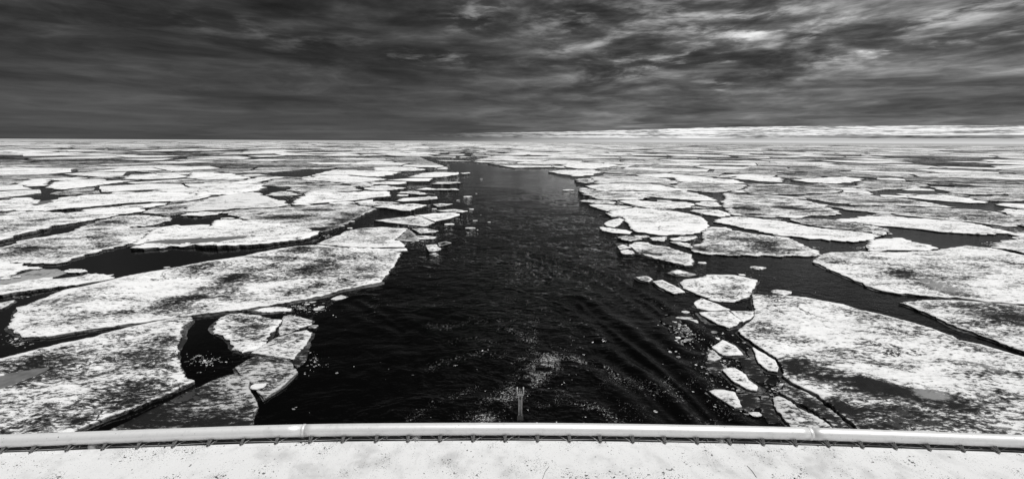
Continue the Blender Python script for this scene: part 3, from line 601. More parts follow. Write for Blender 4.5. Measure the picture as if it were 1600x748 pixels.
f('B', [(240,190),(260,178),(320,170),(350,160),(440,162),(520,180),(510,210),(490,240),(430,262),(360,255),(300,230),(250,210)], 'white shield shaped floe alone right of the wake centre', .16, group=RN, jag=.5)
f('B', [(140,185),(175,180),(235,208),(258,225),(215,230),(165,205)], 'small oblong floe just left of the white shield shaped one', .2, .05, group=RN, top=.2, jag=.5)
f('B', [(78,170),(120,165),(140,178),(125,186),(95,180)], 'tiny flat floe at the left end of the row by the shield shaped floe', .25, .1, group=RN, top=.16, jag=.4)
f('B', [(192,155),(230,142),(300,160),(270,168),(225,163)], 'dim grey thin floe just above the small oblong floe', .35, .85, group=RN, top=.06, jag=.4)
f('B', [(290,262),(318,247),(370,265),(422,288),(345,292),(300,282)], 'pointed white floe below the shield shaped one', .2, group=RN, top=.15, jag=.5)
f('B', [(308,299),(370,295),(418,293),(465,330),(450,345),(420,354),(380,340),(340,320)], 'cracked white floe with grey blotches beside a narrow crack', .30, group=RN, jag=.5)
f('B', [(424,293),(510,295),(507,312),(495,322),(470,334)], 'wedge of white ice split off the cracked floe', .14, group=RN, jag=.4)
f('B', [(355,425),(395,398),(440,420),(470,452),(430,455),(395,452)], 'white triangular floe in the slush right of the wake', .18, group=RN, top=.15, jag=.5)
f('B', [(340,455),(345,445),(368,440),(390,465),(365,475),(340,470)], 'small grey floe just below the white triangular one', .35, .3, group=RN, top=.1, jag=.5)
f('B', [(395,508),(415,500),(440,500),(480,525),(490,545),(525,570),(520,583),(480,575),(430,545)], 'white oblong floe slanting down to the right near the bottom', .2, group=RN, jag=.5)
f('B', [(345,585),(365,580),(400,580),(440,590),(465,640),(440,645),(390,615)], 'grey white triangular floe, lowest one on the right of the wake', .3, .12, group=RN, top=.15, jag=.4)
f('B', [(505,425),(530,440),(560,457),(585,472),(600,497),(595,513),(560,508),(525,482)], 'narrow white floe broken off the corner of the huge floe', .2, group=RN, jag=.5)
f('B', [(577,610),(600,605),(640,625),(700,660),(760,690),(800,722),(800,800),(660,800),(640,715),(620,690),(590,650)], 'grey floe cut by the rail with white lumps frozen on it at lower right', .36, .3, group=RN, top=.2)
f('B', [(625,560),(700,592),(750,625),(800,665),(840,700),(870,735),(890,800),(830,800),(790,705),(740,672),(690,640),(640,612),(600,590)], 'dark slushy wedge between the huge floe and the grey lumpy one', .72, .2, group=RN, top=.16, ridge=.2)
f('F', [(512,425),(580,410),(705,394),(850,405),(1000,420),(1120,440),(1190,460),(1250,505),(1240,545),(1160,578),(1060,592),(900,596),(780,576),(705,563),(672,530),(650,495),(620,462),(560,442)],
  'large clean white floe bordering the wake on the right', .08, group=RN, jag=.6, blobs=[(830,490,120,12,.35),(960,470,150,8,.3),(700,470,60,6,.3)])
f('F', [(370,372),(440,368),(560,378),(640,381),(690,388),(600,406),(500,418),(440,400)], 'small flat white floe left of the large clean one', .15, .1, group=RN, jag=.4)
f('F', [(350,235),(480,222),(650,220),(800,222),(900,232),(1000,252),(1080,268),(960,272),(850,272),(740,270),(700,266),(600,266),(440,264),(400,255)], 'long white floe at the wake edge, first behind a zigzag crack', .18, group=RN, jag=.6)
f('F', [(725,278),(860,277),(1080,275),(1160,292),(1250,320),(1320,343),(1200,343),(1050,333),(900,322),(800,310),(750,300)], 'white floe tapering to the right behind the large clean one', .22, group=RN)
f('F', [(300,258),(330,247),(400,262),(450,277),(550,277),(700,288),(760,307),(820,325),(720,338),(620,333),(480,338),(400,318),(330,295)], 'crumbling mottled floe at the right edge of the wake', .40, group=RN, ridge=.3)
f('F', [(605,345),(700,338),(850,351),(1050,351),(1130,363),(1130,388),(950,399),(800,396),(700,375),(625,360)], 'clean white floe between the large floe and the crumbling one', .14, group=RN)
f('F', [(300,345),(380,341),(480,346),(570,355),(560,370),(430,363),(330,352)], 'broken slushy strip of ice at the wake edge above the flat white floe', .40, group=RN, ridge=.3, top=.15)
f('F', [(485,510),(530,485),(600,468),(633,482),(600,518),(560,538),(510,530)], 'small tilted floe at the left corner of the large clean one', .2, .1, group=RN, jag=.5)
f('F', [(452,535),(480,535),(560,548),(650,558),(692,572),(670,586),(560,578),(470,560)], 'bright elongated floe under the small tilted one', .06, group=RN, ridge=.2, top=.17, jag=.5)
f('F', [(585,612),(640,600),(700,608),(765,625),(680,640),(620,630)], 'rough grey floe below the bright elongated one', .42, .1, group=RN, ridge=.25, top=.2)
f('F', [(700,597),(790,599),(800,610),(740,614)], 'sliver of pale ice under the near edge of the large clean floe', .25, .1, group=RN, top=.2)
f('F', [(820,613),(900,608),(945,622),(920,638),(840,632)], 'small round rough floe in the row below the large clean floe', .30, .05, group=RN, top=.15)
f('F', [(962,622),(1040,606),(1160,600),(1170,610),(1120,630),(1080,638),(990,634)], 'white arrowhead floe below the right end of the large clean floe', .2, group=RN, top=.17)
f('F', [(965,643),(1040,643),(1140,680),(1130,690),(1030,665)], 'grey white shard slanting under the white arrowhead', .32, .1, group=RN, top=.15)
f('F', [(585,682),(620,667),(680,688),(640,695),(600,700)], 'small rough lump of floe at the wake edge, upper of two', .32, .05, group=RN, ridge=.2, top=.2)
f('F', [(600,712),(660,702),(700,720),(690,738),(620,735)], 'small rough lump of floe at the wake edge, lower of two', .32, .05, group=RN, ridge=.2, top=.2)
f('F', [(668,665),(710,647),(810,647),(850,667),(960,682),(1040,712),(1110,735),(1135,760),(1131,811),(1080,815),(980,790),(901,771),(800,745),(733,730),(700,700)], 'grained grey white floe with a blunt right end beside the dark lead', .36, .12, group=RN, blobs=[(820,730,100,12,.45),(960,700,90,10,.3)])
f('F', [(390,172),(500,162),(700,165),(900,176),(1035,210),(980,218),(820,213),(650,205),(480,213),(430,208)], 'light grey floe behind the long white floe at the wake edge', .30, .08, group=RN)
f('F', [(80,130),(200,120),(400,118),(475,135),(400,153),(300,166),(200,153)], 'white floe lining the far right edge of the wake', .15, group=RN)
f('F', [(280,190),(310,183),(380,180),(415,208),(350,216),(290,205)], 'small grey broken floe where the wake edge turns', .45, .2, group=RN, top=.18)
f('F', [(180,82),(300,66),(450,68),(600,85),(420,110),(300,110),(200,97)], 'bright floe far up the right side of the wake', .08, group=RN)
f('F', [(1140,365),(1200,350),(1300,353),(1345,383),(1250,387)], 'small white floe at the top of the little dark pond', .2, group=RN)
f('F', [(1112,415),(1200,406),(1320,411),(1390,430),(1420,450),(1340,461),(1200,440)], 'slim white floe at the bottom of the little dark pond', .14, group=RN)
f('G', [(-40,182),(0,175),(200,178),(400,188),(488,212),(420,219),(200,211),(20,198)], 'bright flat floe curving round the dark lead in the right pack', .06, group=RN)
f('G', [(-40,240),(20,215),(100,207),(300,213),(497,229),(460,256),(400,270),(250,283),(100,270),(0,258)], 'mottled floe below the bright flat curving one', .45, .05, group=RN)
f('G', [(330,290),(480,300),(650,308),(830,325),(970,350),(1070,375),(1150,410),(1198,440),(1120,450),(1000,450),(880,468),(750,463),(600,460),(430,453),(370,430),(335,380),(305,350),(355,320)],
  'broad dappled floe with dark wet bands ending in a point to the right', .34, group=RN, blobs=[(480,402,110,12,.95),(800,392,120,14,.9),(560,440,90,10,.7),(750,360,100,6,.4)])
f('G', [(242,495),(300,472),(420,460),(560,470),(740,490),(900,520),(1080,550),(1250,566),(1400,582),(1470,605),(1420,628),(1290,640),(1100,632),(900,612),(700,588),(560,558),(420,530),(330,510)], 'very long bright smooth floe lying diagonally in the right pack', .06, group=RN, relief=.6)
f('G', [(100,715),(110,690),(160,650),(190,620),(170,590),(190,560),(240,537),(350,537),(400,562),(500,577),(600,592),(700,603),(780,612),(850,640),(930,680),(1010,705),(1040,735),(900,743),(700,742),(400,738),(200,735)],
  'mottled floe with a dark grainy middle right above the open dark lead', .36, group=RN, blobs=[(600,650,140,26,.7),(720,690,80,10,.8),(160,690,40,16,.5),(420,620,80,10,.4)])
f('G', [(465,270),(520,232),(700,226),(900,236),(1100,251),(1200,275),(1120,288),(900,293),(700,296),(545,293)], 'grey mottled floe behind the broad dappled floe', .50, .08, group=RN)
f('G', [(380,185),(420,166),(600,166),(740,176),(785,195),(720,206),(600,203),(540,193)], 'bright floe with a raised snowy bump in the far right pack', .08, group=RN, ridge=.35)
f('G', [(785,478),(920,473),(1150,486),(1380,516),(1500,546),(1520,568),(1490,588),(1400,573),(1250,558),(1080,538),(900,510)], 'striped mottled floe touching the very long bright one', .52, .05, group=RN)
f('H', [(-180,312),(0,300),(150,290),(300,292),(450,312),(640,332),(800,357),(1000,393),(900,391),(700,382),(560,375),(400,372),(250,367),(100,360),(0,340)], 'mottled floe behind the forked dark lead at right', .42, .05, group=RN, blobs=[(500,350,200,6,.4)])
f('H', [(55,382),(200,384),(400,388),(700,393),(900,398),(1150,408),(1300,430),(1380,455),(1440,490),(1470,528),(1350,530),(1200,508),(1000,488),(850,473),(650,457),(540,437),(400,428),(200,408)], 'wide grey mottled floe right of the forked dark lead', .48, .08, group=RN)
f('H', [(130,485),(200,474),(350,457),(500,454),(650,470),(850,482),(1050,497),(1200,527),(1350,560),(1440,582),(1300,588),(1130,588),(950,575),(750,552),(560,535),(470,527),(350,513),(200,495)], 'bright floe above the wide dark lead, its right end tapering', .12, group=RN)
f('H', [(385,575),(480,573),(495,585),(470,595),(400,590)], 'crumbly white scrap at the left tip of the wide dark lead', .2, group=RN, ridge=.3)
f('H', [(320,670),(400,635),(520,608),(600,615),(700,640),(850,690),(860,700),(720,706),(500,710),(380,708)], 'clean white floe with an arched top under the wide dark lead', .08, group=RN)
f('H', [(655,322),(640,307),(750,299),(900,301),(1050,319),(1150,335),(1250,363),(1100,359),(950,348),(800,336)], 'bright narrow floe above the upper lead at right', .12, group=RN)
f('H', [(1262,368),(1350,363),(1496,366),(1650,368),(1650,400),(1440,398),(1330,383)], 'white floe at the right edge beside the upper lead', .12, group=RN)
f('H', [(1070,317),(1250,307),(1450,302),(1650,302),(1650,340),(1300,348),(1180,340)], 'grey mottled floe at the right edge above the upper lead', .45, .08, group=RN)
f('H', [(1320,423),(1380,407),(1440,417),(1650,417),(1650,438),(1400,433)], 'small hummocky white floe at the right edge', .15, group=RN, ridge=.4)
f('H', [(1382,447),(1496,447),(1700,452),(1700,560),(1500,528),(1455,480)], 'grainy floe at the right edge under the hummocky white one', .45, group=RN)
f('H', [(1272,682),(1300,642),(1380,625),(1450,607),(1750,602),(1750,770),(1500,728),(1400,704),(1330,694)], 'crumpled floe at the right edge under the wide dark lead', .38, group=RN, ridge=.25)
f('H', [(820,241),(1000,246),(1250,246),(1420,256),(1700,252),(1700,292),(1450,294),(1300,297),(1100,296),(980,288),(880,262)], 'striped grey floe with a bright far edge at upper right', .35, group=RN)
f('H', [(-180,195),(0,176),(180,167),(330,190),(240,213),(60,220),(-100,208)], 'bright floe left of a small dark notch in the far right pack', .06, group=RN, ridge=.2)
f('H', [(335,200),(600,200),(780,225),(760,238),(600,258),(480,263),(380,273),(295,258),(255,228)], 'grey mottled floe right of the small dark notch', .48, .08, group=RN)
for t_, q, lab in [('B', [(455,470),(500,462),(530,500),(560,540),(530,560),(470,520)], 'sunken grey slab between the white triangular floe and the huge floe'),
                   ('B', [(440,600),(480,590),(525,605),(530,640),(480,660),(455,630)], 'sunken grey slab beside the lowest triangular floe'),
                   ('B', [(330,480),(380,472),(400,500),(370,530),(340,515)], 'sunken grey slab left of the slanting oblong floe'),
                   ('B', [(170,320),(215,310),(250,325),(230,345),(185,342)], 'sunken grey slab left of the cracked floe'),
                   ('B', [(528,600),(560,590),(580,640),(600,700),(560,700),(535,650)], 'sunken dark slab left of the grey lumpy floe'),
                   ('F', [(560,655),(600,650),(660,660),(640,672),(590,672)], 'sunken grey slab among the rough lumps at the wake edge'),
                   ('A', [(1060,480),(1100,455),(1130,430),(1120,470),(1085,500)], 'sunken dark ledge right of the dark streaky floe')]:
    f(t_, q, lab, .92, 1.0, group='slabs of ice just under the surface', top=.03, jag=.8, relief=.25)
LUMPS_ON = [('A', 912, 578, 60, .55)]

# ------------------------------------------------------------------ the rest of the pack: irregular floes filling the sea beyond and beside
EXC = TRACED + [CH]
FARCH = [tuple(at(*p)[:2]) for p in [(650, 243), (690, 238), (640, 233.5), (700, 230.5), (760, 231.5), (800, 236.5), (775, 243), (735, 252), (800, 262), (735, 262), (672, 252)]]
EXC.append(FARCH)
LEADS = [('D', [(440,235),(600,245),(600,265),(700,300),(690,320),(670,355),(600,380),(560,345),(400,298)]), ('D', [(800,575),(950,548),(1080,490),(1265,405),(1420,380),(1490,420),(1240,480),(1300,520),(1100,540),(940,605),(800,640)]),
         ('C', [(-100,650),(18,635),(250,580),(560,508),(850,455),(860,460),(640,520),(430,585),(18,680),(-100,700)]), ('C', [(880,540),(1280,490),(1340,500),(1660,432),(1760,435),(1800,470),(1600,500),(1480,530),(1000,545)]),
         ('D', [(1150,172),(1340,158),(1430,130),(1510,128),(1500,180),(1340,188)]), ('D', [(380,150),(700,122),(920,112),(680,175),(540,170)]), ('C', [(600,190),(880,175),(950,130),(960,150),(890,190)]),
         ('C', [(300,260),(460,268),(850,215),(1000,200),(1250,185),(1330,190),(1080,205),(900,215),(600,250),(460,280),(330,290)]), ('C', [(950,275),(1130,265),(1380,292),(1200,290)]), ('C', [(20,325),(230,320),(270,300),(330,325),(640,300),(820,290),(640,315),(330,345)]),
         ('E', [(140,200),(330,160),(500,120),(900,110),(900,700),(300,700),(100,480),(100,400)]), ('F', [(1080,265),(1250,280),(1370,290),(1350,330),(1310,340),(1150,290)]), ('F', [(830,325),(900,325),(1130,345),(1140,362),(880,348)]),
         ('F', [(940,400),(1130,400),(1420,455),(1350,468),(1250,490),(1100,430)]), ('G', [(380,183),(540,200),(780,205),(800,185),(1040,215),(700,225),(520,222)]), ('G', [(850,135),(940,138),(930,158),(880,155)]), ('G', [(560,300),(830,305),(1160,290),(1000,302),(820,320)]),
         ('G', [(990,345),(1130,385),(1210,395),(1330,400),(1496,440),(1170,485),(920,470),(1000,452),(1200,440)]), ('G', [(230,500),(250,505),(560,565),(700,595),(1100,640),(1290,650),(1350,680),(1290,710),(1050,725),(930,670),(800,610),(500,570),(240,530)]),
         ('H', [(350,275),(460,265),(900,285),(980,297),(740,300),(400,300)]), ('H', [(655,325),(800,340),(1250,365),(1440,405),(1330,420),(1370,450),(1150,405),(1000,390),(850,360)]),
         ('H', [(470,530),(960,578),(1130,600),(1400,600),(1290,660),(1260,680),(1090,668),(930,700),(840,680),(600,612),(500,600)]), ('H', [(1200,345),(1496,340),(1496,358),(1250,362)]), ('H', [(200,195),(340,198),(290,225),(250,215)])]
EXC = EXC + [[tuple(at(*tp(t_, p))[:2]) for p in q] for t_, q in LEADS]
BOX = [(min(p[0] for p in q), max(p[0] for p in q), min(p[1] for p in q), max(p[1] for p in q), q) for q in EXC]
def blocked(poly):
    cx = sum(p[0] for p in poly) / len(poly); cy = sum(p[1] for p in poly) / len(poly)
    T = list(poly) + [((p[0] + cx) / 2, (p[1] + cy) / 2) for p in poly] + [(cx, cy)]
    n = len(poly); T += [((poly[i][0] + poly[i - 1][0]) / 2, (poly[i][1] + poly[i - 1][1]) / 2) for i in range(n)]
    X = np.array([p[0] for p in T]); Y = np.array([p[1] for p in T])
    x0, x1, y0, y1 = X.min(), X.max(), Y.min(), Y.max()
    for a, b, c, d, q in BOX:
        if a > x1 or b < x0 or c > y1 or d < y0: continue
        if inside(q, X, Y).any(): return q
        qx = np.array([p[0] for p in q]); qy = np.array([p[1] for p in q])
        if inside(poly, qx, qy).any(): return q
    return None
def area_of(p): return abs(sum(p[i - 1][0] * p[i][1] - p[i][0] * p[i - 1][1] for i in range(len(p)))) / 2
def fitted(poly, size):
    """trim a cell back from whatever already floats there; None when too little is left"""
    a0 = area_of(poly)
    for _ in range(9):
        q = blocked(poly)
        if q is None: return poly
        cx = sum(p[0] for p in poly) / len(poly); cy = sum(p[1] for p in poly) / len(poly)
        if inside(q, np.array([cx]), np.array([cy]))[0]: return None
        best, bd = None, 1e9
        for i in range(len(q)):
            (ax, ay), (bx, by) = q[i - 1], q[i]; L = math.hypot(bx - ax, by - ay)
            if L < 1e-6: continue
            t_ = min(1, max(0, ((cx - ax) * (bx - ax) + (cy - ay) * (by - ay)) / (L * L))); qx, qy = ax + (bx - ax) * t_, ay + (by - ay) * t_
            d = math.hypot(cx - qx, cy - qy)
            if d < bd: bd, best = d, (qx, qy)
        if bd < .25: return None
        nx, ny = (best[0] - cx) / bd, (best[1] - cy) / bd
        poly = clip(poly, nx, ny, nx * best[0] + ny * best[1] - min(.4, size * .03))
        if len(poly) < 3 or area_of(poly) < max(a0 * .12, size * size * .04): return None
    return None
def in_view_zone(poly):
    """the part of the view whose floes were laid out one by one: nothing random is added there"""
    P_ = np.array([(p[0], p[1], 0.3) for p in poly]); px, py, dd = proj(P_)
    lim = np.interp(px, [-50, 0, 300, 480, 600, 640, 890, 930, 1060, 1100, 1650], [372, 372, 372, 360, 330, 262, 262, 330, 380, 395, 395])
    fr = (px > -25) & (px < 1625) & (py < 760) & (P_[:, 1] > 3)
    return bool((fr & (py > lim)).any())
def clip(poly, nx, ny, c):
    out = []; n = len(poly)
    for i in range(n):
        a, b = poly[i], poly[(i + 1) % n]; da = nx * a[0] + ny * a[1] - c; db = nx * b[0] + ny * b[1] - c
        if da <= 0: out.append(a)
        if (da < 0) != (db < 0) and da != db: t_ = da / (da - db); out.append((a[0] + (b[0] - a[0]) * t_, a[1] + (b[1] - a[1]) * t_))
    return out
def cells(size, rmin, rmax, seed, sx=1.25):
    """an irregular tessellation with uneven leads between the cells"""
    rs = np.random.RandomState(seed); px_ = {}
    ni, nj = int(rmax * math.sin(R(66)) / (size * sx)) + 2, int(rmax / size) + 2
    J = rs.rand(2 * ni + 1, nj + 2, 3)
    def site(i, j):
        a = J[i + ni, j]
        return ((i + .95 * a[0]) * size * sx, (j + .95 * a[1]) * size, (a[2] ** 2) * size * size * .55)
    def rnd(a, b): return _h(np.int64(min(a[0], b[0]) * 911 + max(a[0], b[0]) * 37), np.int64(min(a[1], b[1]) * 677 + max(a[1], b[1]) * 53), seed)
    for j in range(0, nj):
        for i in range(-ni + 2, ni - 2):
            x, y, w = site(i, j); r_ = math.hypot(x, y)
            if not (rmin <= r_ < rmax) or abs(math.atan2(x, y)) > R(64): continue
            s3 = size * 3; poly = [(x - s3, y - s3), (x + s3, y - s3), (x + s3, y + s3), (x - s3, y + s3)]
            wide = max(0.0, float(vn(x / (size * 3.5), y / (size * 2.2), seed)) - .52)
            for dj in (-2, -1, 0, 1, 2):
                if not 0 <= j + dj < nj: continue
                for di in (-2, -1, 0, 1, 2):
                    if di == dj == 0: continue
                    X, Y, W_ = site(i + di, j + dj); nx, ny = X - x, Y - y; L = math.hypot(nx, ny)
                    off = (X * X + Y * Y - W_ - x * x - y * y + w) / (2 * L)
                    q = float(rnd((i, j), (i + di, j + dj))); gap = size * (.016 + .075 * q ** 3 + .22 * wide * q) * (1.5 if size > 28 else 1)
                    poly = clip(poly, nx / L, ny / L, off - gap)
                    if len(poly) < 3: break
                if len(poly) < 3: break
            if len(poly) < 3: continue
            ar = abs(sum(poly[k_ - 1][0] * poly[k_][1] - poly[k_][0] * poly[k_ - 1][1] for k_ in range(len(poly)))) / 2
            if ar > (size * .28) ** 2: yield poly, x, y
def pack():
    got = []; rs_ = np.random.RandomState(8)
    for size, r0, r1, seed in ((26, 60, 430, 3), (11, 40, 330, 4), (5, 60, 190, 5)):
        for poly, x, y in cells(size, r0, r1, seed):
            if in_view_zone(poly): continue
            poly = fitted(poly, size)
            if poly is None or len(poly) < 3: continue
            got.append((poly, size))
            BOX.append((min(p[0] for p in poly), max(p[0] for p in poly), min(p[1] for p in poly), max(p[1] for p in poly), poly))
    far = []
    for size, r0, r1, seed in ((30, 430, 1500, 6), (70, 1500, 4600, 7)):
        for poly, x, y in cells(size, r0, r1, seed, 1.5):
            b_ = False
            if inside(FARCH, np.array([x]), np.array([y]))[0]: b_ = True
            if not b_: far.append((poly, size))
    for poly, x, y in cells(17, 330, 1400, 8, 1.6):
        if inside(FARCH, np.array([x]), np.array([y]))[0]:
            if y < 470 and rs_.rand() < .55: continue
            if rs_.rand() < .18: continue
            k_ = .5 + .5 * rs_.rand(); far.append(([(x + (p[0] - x) * k_, y + (p[1] - y) * k_) for p in poly], 17))
    return got, far
def slab(poly, jag, seed, top, dirt, tone):
    out = densify(poly, max(1.2, math.sqrt(len(poly)) * jag * 4), jag, seed); n = len(out)
    cx = sum(p[0] for p in out) / n; cy = sum(p[1] for p in out) / n
    V, at_d, side = [], [], []
    ring = lambda k_, z, s_: [V.append((cx + (p[0] - cx) * k_, cy + (p[1] - cy) * k_, z + (.12 * (float(_h(np.int64(p[0] * 10), np.int64(p[1] * 10), seed)) - .5) if s_ < .5 else 0))) or side.append(s_) for p in out]
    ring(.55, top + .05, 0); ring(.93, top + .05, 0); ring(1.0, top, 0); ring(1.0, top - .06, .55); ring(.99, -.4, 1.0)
    V.append((cx, cy, top + .08)); side.append(0)
    Fc = []
    for i in range(n):
        j = (i + 1) % n
        Fc.append((i, j, 5 * n))
        for a in range(4): Fc.append((a * n + j, a * n + i, (a + 1) * n + i, (a + 1) * n + j)[::-1] if False else (a * n + i, (a + 1) * n + i, (a + 1) * n + j, a * n + j))
    area = sum(out[i - 1][0] * out[i][1] - out[i][0] * out[i - 1][1] for i in range(n))
    if area < 0: Fc = [tuple(reversed(q)) for q in Fc]
    return V, Fc, [dirt] * len(V), [tone] * len(V), side, (cx, cy)
def style(cx, cy, rs):
    r_ = rs.rand(); base_ = float(fbm(cx / 180, cy / 320, 2, 44))
    if math.hypot(cx, cy) > 430:
        a_ = math.degrees(math.atan2(cx, cy)); mid_ = math.exp(-((a_ + 3) / 14.0) ** 2)
        dd = .47 + .8 * (base_ - .5) + .30 * rs.rand() - .35 * mid_
        if r_ < .42 + .3 * mid_: return .02 + .12 * rs.rand(), 0, 'w'
        if r_ < .80: return dd - .12, .10 * rs.rand(), 'g'
        return .55 + .3 * rs.rand(), .5 + .5 * rs.rand(), 'd'
    if r_ < .36: return .05 + .12 * rs.rand(), 0.0, 'clean white'
    if r_ < .72: return .25 + .30 * rs.rand() + .2 * (base_ - .5), .10 * rs.rand(), 'mottled'
    return .45 + .28 * rs.rand(), .15 + .25 * rs.rand(), 'dull grey'
MARKS = [(120, 355, 'curving dark lead at left'), (440, 302, 'small dark pond'), (370, 315, 'clean smooth pale floe'), (530, 305, 'bright ridged block'), (170, 315, 'long hummocky bright floe'),
         (130, 288, 'bright wedge shaped floe'), (620, 272, 'far dark lead'), (500, 335, 'wide dappled grey floe'), (0, 270, 'left border of the view'), (340, 362, 'floe with the melt pool'), (240, 275, 'cracks of the far left pack'),
         (680, 273, 'clean jutting floe'), (700, 250, 'head of the wake'), (930, 257, 'bright floe far up the right side'), (850, 262, 'far right edge of the wake'), (990, 298, 'zigzag crack'), (1110, 325, 'little dark pond at right'),
         (1200, 322, 'broad dappled floe'), (1110, 282, 'bright curving floe'), (1185, 278, 'raised snowy bump'), (1335, 283, 'small dark notch'), (1320, 330, 'forked dark lead'), (1500, 318, 'upper lead at right'),
         (1220, 355, 'long bright diagonal floe'), (1490, 375, 'wide dark lead at right'), (1600, 270, 'right border of the view'), (1450, 262, 'striped grey floe'), (1050, 262, 'clean far ice at right'), (440, 262, 'straight edged bright floe'), (540, 262, 'pair of clean bright floes')]
def build_pack():
    got, far = pack(); rs = np.random.RandomState(5)
    got.sort(key=lambda q: math.hypot(sum(p[0] for p in q[0]) / len(q[0]), sum(p[1] for p in q[0]) / len(q[0])))
    def visible(poly):
        px, py, dd = proj(np.array([(p[0], p[1], .3) for p in poly])); return bool(((px > 0) & (px < 1600) & (py > 0) & (py < 660) & (dd > 1)).any())
    vis = [q for q in got if visible(q[0])]; hid = [q for q in got if not visible(q[0])]
    def shown(q):
        px, py, dd = proj(np.array([(p[0], p[1], .3) for p in q[0]])); return -area_of(list(zip(px, py)))
    vis.sort(key=shown)
    room = 300 - len(TRACED)
    for i, (poly, size) in enumerate(vis[:room]):
        cx = sum(p[0] for p in poly) / len(poly); cy = sum(p[1] for p in poly) / len(poly)
        d_, t_, word = style(cx, cy, rs)
        V, Fc, A1, A2, A3, c = slab(poly, size * .018, i + 1, .12 + .12 * rs.rand(), d_, t_)
        me = mesh('ice_floe', [(x - c[0], y - c[1], z) for x, y, z in V], Fc, M_ICE, False, {'dirt': A1, 'tone': A2, 'side': A3})
        qx, qy, _d = proj(np.array([cx, cy, .2])); qx, qy = float(qx), float(qy)
        mx, my, mn = min(MARKS, key=lambda m: math.hypot(m[0] - qx, (m[1] - qy) * 5)); ex, ey = qx - mx, (qy - my) * 6
        rel_ = ('left of' if ex < 0 else 'right of') if abs(ex) > abs(ey) else ('beyond' if ey < 0 else 'nearer than')
        A_ = -shown((poly, size)); szw = 'small' if A_ < 150 else 'medium' if A_ < 700 else 'broad'
        lab = '%s %s floe %s the %s' % (szw, word, rel_, mn)
        obj('ice_floe', me, loc=(c[0], c[1], 0), label=lab, cat='ice floe', group='%s %s floes %s the %s' % (szw, word, rel_, mn))
    byl = {}
    for o in COL.objects:
        if o.get('category') == 'ice floe' and o.get('group', '').startswith(('small ', 'medium ', 'broad ')): byl.setdefault(o['label'], []).append(o)
    for lab, os_ in byl.items():
        if len(os_) < 2: continue
        os_.sort(key=lambda o: o.location.x / max(1, o.location.y)); m = len(os_)
        words = {2: ['left', 'right'], 3: ['left', 'middle', 'right']}.get(m) or (['leftmost', 'second', 'third', 'fourth', 'fifth', 'sixth'][:m - 1] + ['rightmost'])
        for o, w_ in zip(os_, words): o['label'] = '%s, %s' % (lab, 'the %s one' % w_ if w_.endswith('most') or m < 4 else w_ + ' from left')
    def merge(lst, name, label):
        VV, FF, B1, B2, B3 = [], [], [], [], []
        for i, (poly, size) in enumerate(lst):
            cx = sum(p[0] for p in poly) / len(poly); cy = sum(p[1] for p in poly) / len(poly)
            d_, t_, w_ = style(cx, cy, rs)
            V, Fc, A1, A2, A3, c = slab(poly, size * .03, i + 1, .14 + .12 * rs.rand(), d_, t_)
            o_ = len(VV); VV += V; FF += [tuple(q + o_ for q in fc) for fc in Fc]; B1 += A1; B2 += A2; B3 += A3
        obj(name, mesh(name, VV, FF, M_ICE, False, {'dirt': B1, 'tone': B2, 'side': B3}), label=label, cat='pack ice', kind='stuff')
    merge(vis[room:] + far, 'pack_ice', 'crowded floes of the distant pack reaching toward the horizon')
    if hid: merge(hid, 'drift_ice', 'floes of the pack drifting on either side beyond the frame')
    print('TRACED', len(TRACED), 'vis', len(vis), 'hid', len(hid), 'far', len(far))
build_pack()

# ------------------------------------------------------------------ chunks and brash
def lump_mesh(seed, flat=.45):
    rs = np.random.RandomState(seed); V, Fc = [], []
    n = 9; rings = [(.55, 1.0), (.92, .72), (1.0, .15), (.93, -.5)]
    rad = [.75 + .5 * rs.rand() for _ in range(n)]; sx = .7 + .6 * rs.rand()
    for k_, zz in rings:
        for i in range(n):
            a = 2 * math.pi * (i + .35 * rs.rand()) / n; r_ = rad[i] * k_
            V.append((r_ * math.cos(a), r_ * math.sin(a) * sx, flat * (zz + .35 * (rs.rand() - .5) * (k_ < .95))))
    V.append((0, 0, flat * 1.05))
    for i in range(n):
        j = (i + 1) % n; Fc.append((i, j, 4 * n))
        for a in range(3): Fc.append((a * n + i, (a + 1) * n + i, (a + 1) * n + j, a * n + j))
    return V, Fc
LM = []
for q in range(8):
    V, Fc = lump_mesh(q); n_ = len(V); t_ = [0, .1, 0, .2, .1, 0, .35, .2][q]
    me = mesh('ice_chunk', V, Fc, M_ICE, False, {'dirt': [.05 + .03 * q] * n_, 'tone': [t_] * n_, 'side': [0.0] * n_}); LM.append(me)
def plate_mesh(seed, flat):
    rs = np.random.RandomState(seed); n = 5 + seed % 3; V = []; sx = .55 + .6 * rs.rand(); a0 = sorted(2 * math.pi * (i + .7 * rs.rand()) / n for i in range(n)); rd = [.6 + .55 * rs.rand() for _ in range(n)]
    tx, ty = (rs.rand() - .5) * .22, (rs.rand() - .5) * .22
    for k_, zz in ((.82, 1.0), (.97, .88), (1.0, .5), (.9, -1.0)):
        for a, r_ in zip(a0, rd): x, y = r_ * k_ * math.cos(a), r_ * k_ * math.sin(a) * sx; V.append((x, y, flat * (zz + .3 * (rs.rand() - .5)) + tx * x + ty * y))
    V.append((0, 0, flat * 1.1)); Fc = []
    for i in range(n):
        j = (i + 1) % n; Fc.append((i, j, 4 * n))
        for a in range(3): Fc.append((a * n + i, (a + 1) * n + i, (a + 1) * n + j, a * n + j))
    return V, Fc
DM = []
for q in range(8):
    V, Fc = plate_mesh(q + 20, .22); n_ = len(V); t_ = [.2, .8, 1.0, .5, 1.0, .9, .35, 1.0][q]
    DM.append(mesh('ice_chunk', V, Fc, M_ICE, False, {'dirt': [.35] * n_, 'tone': [t_] * n_, 'side': [.25 if t_ > .7 else 0.0] * n_}))
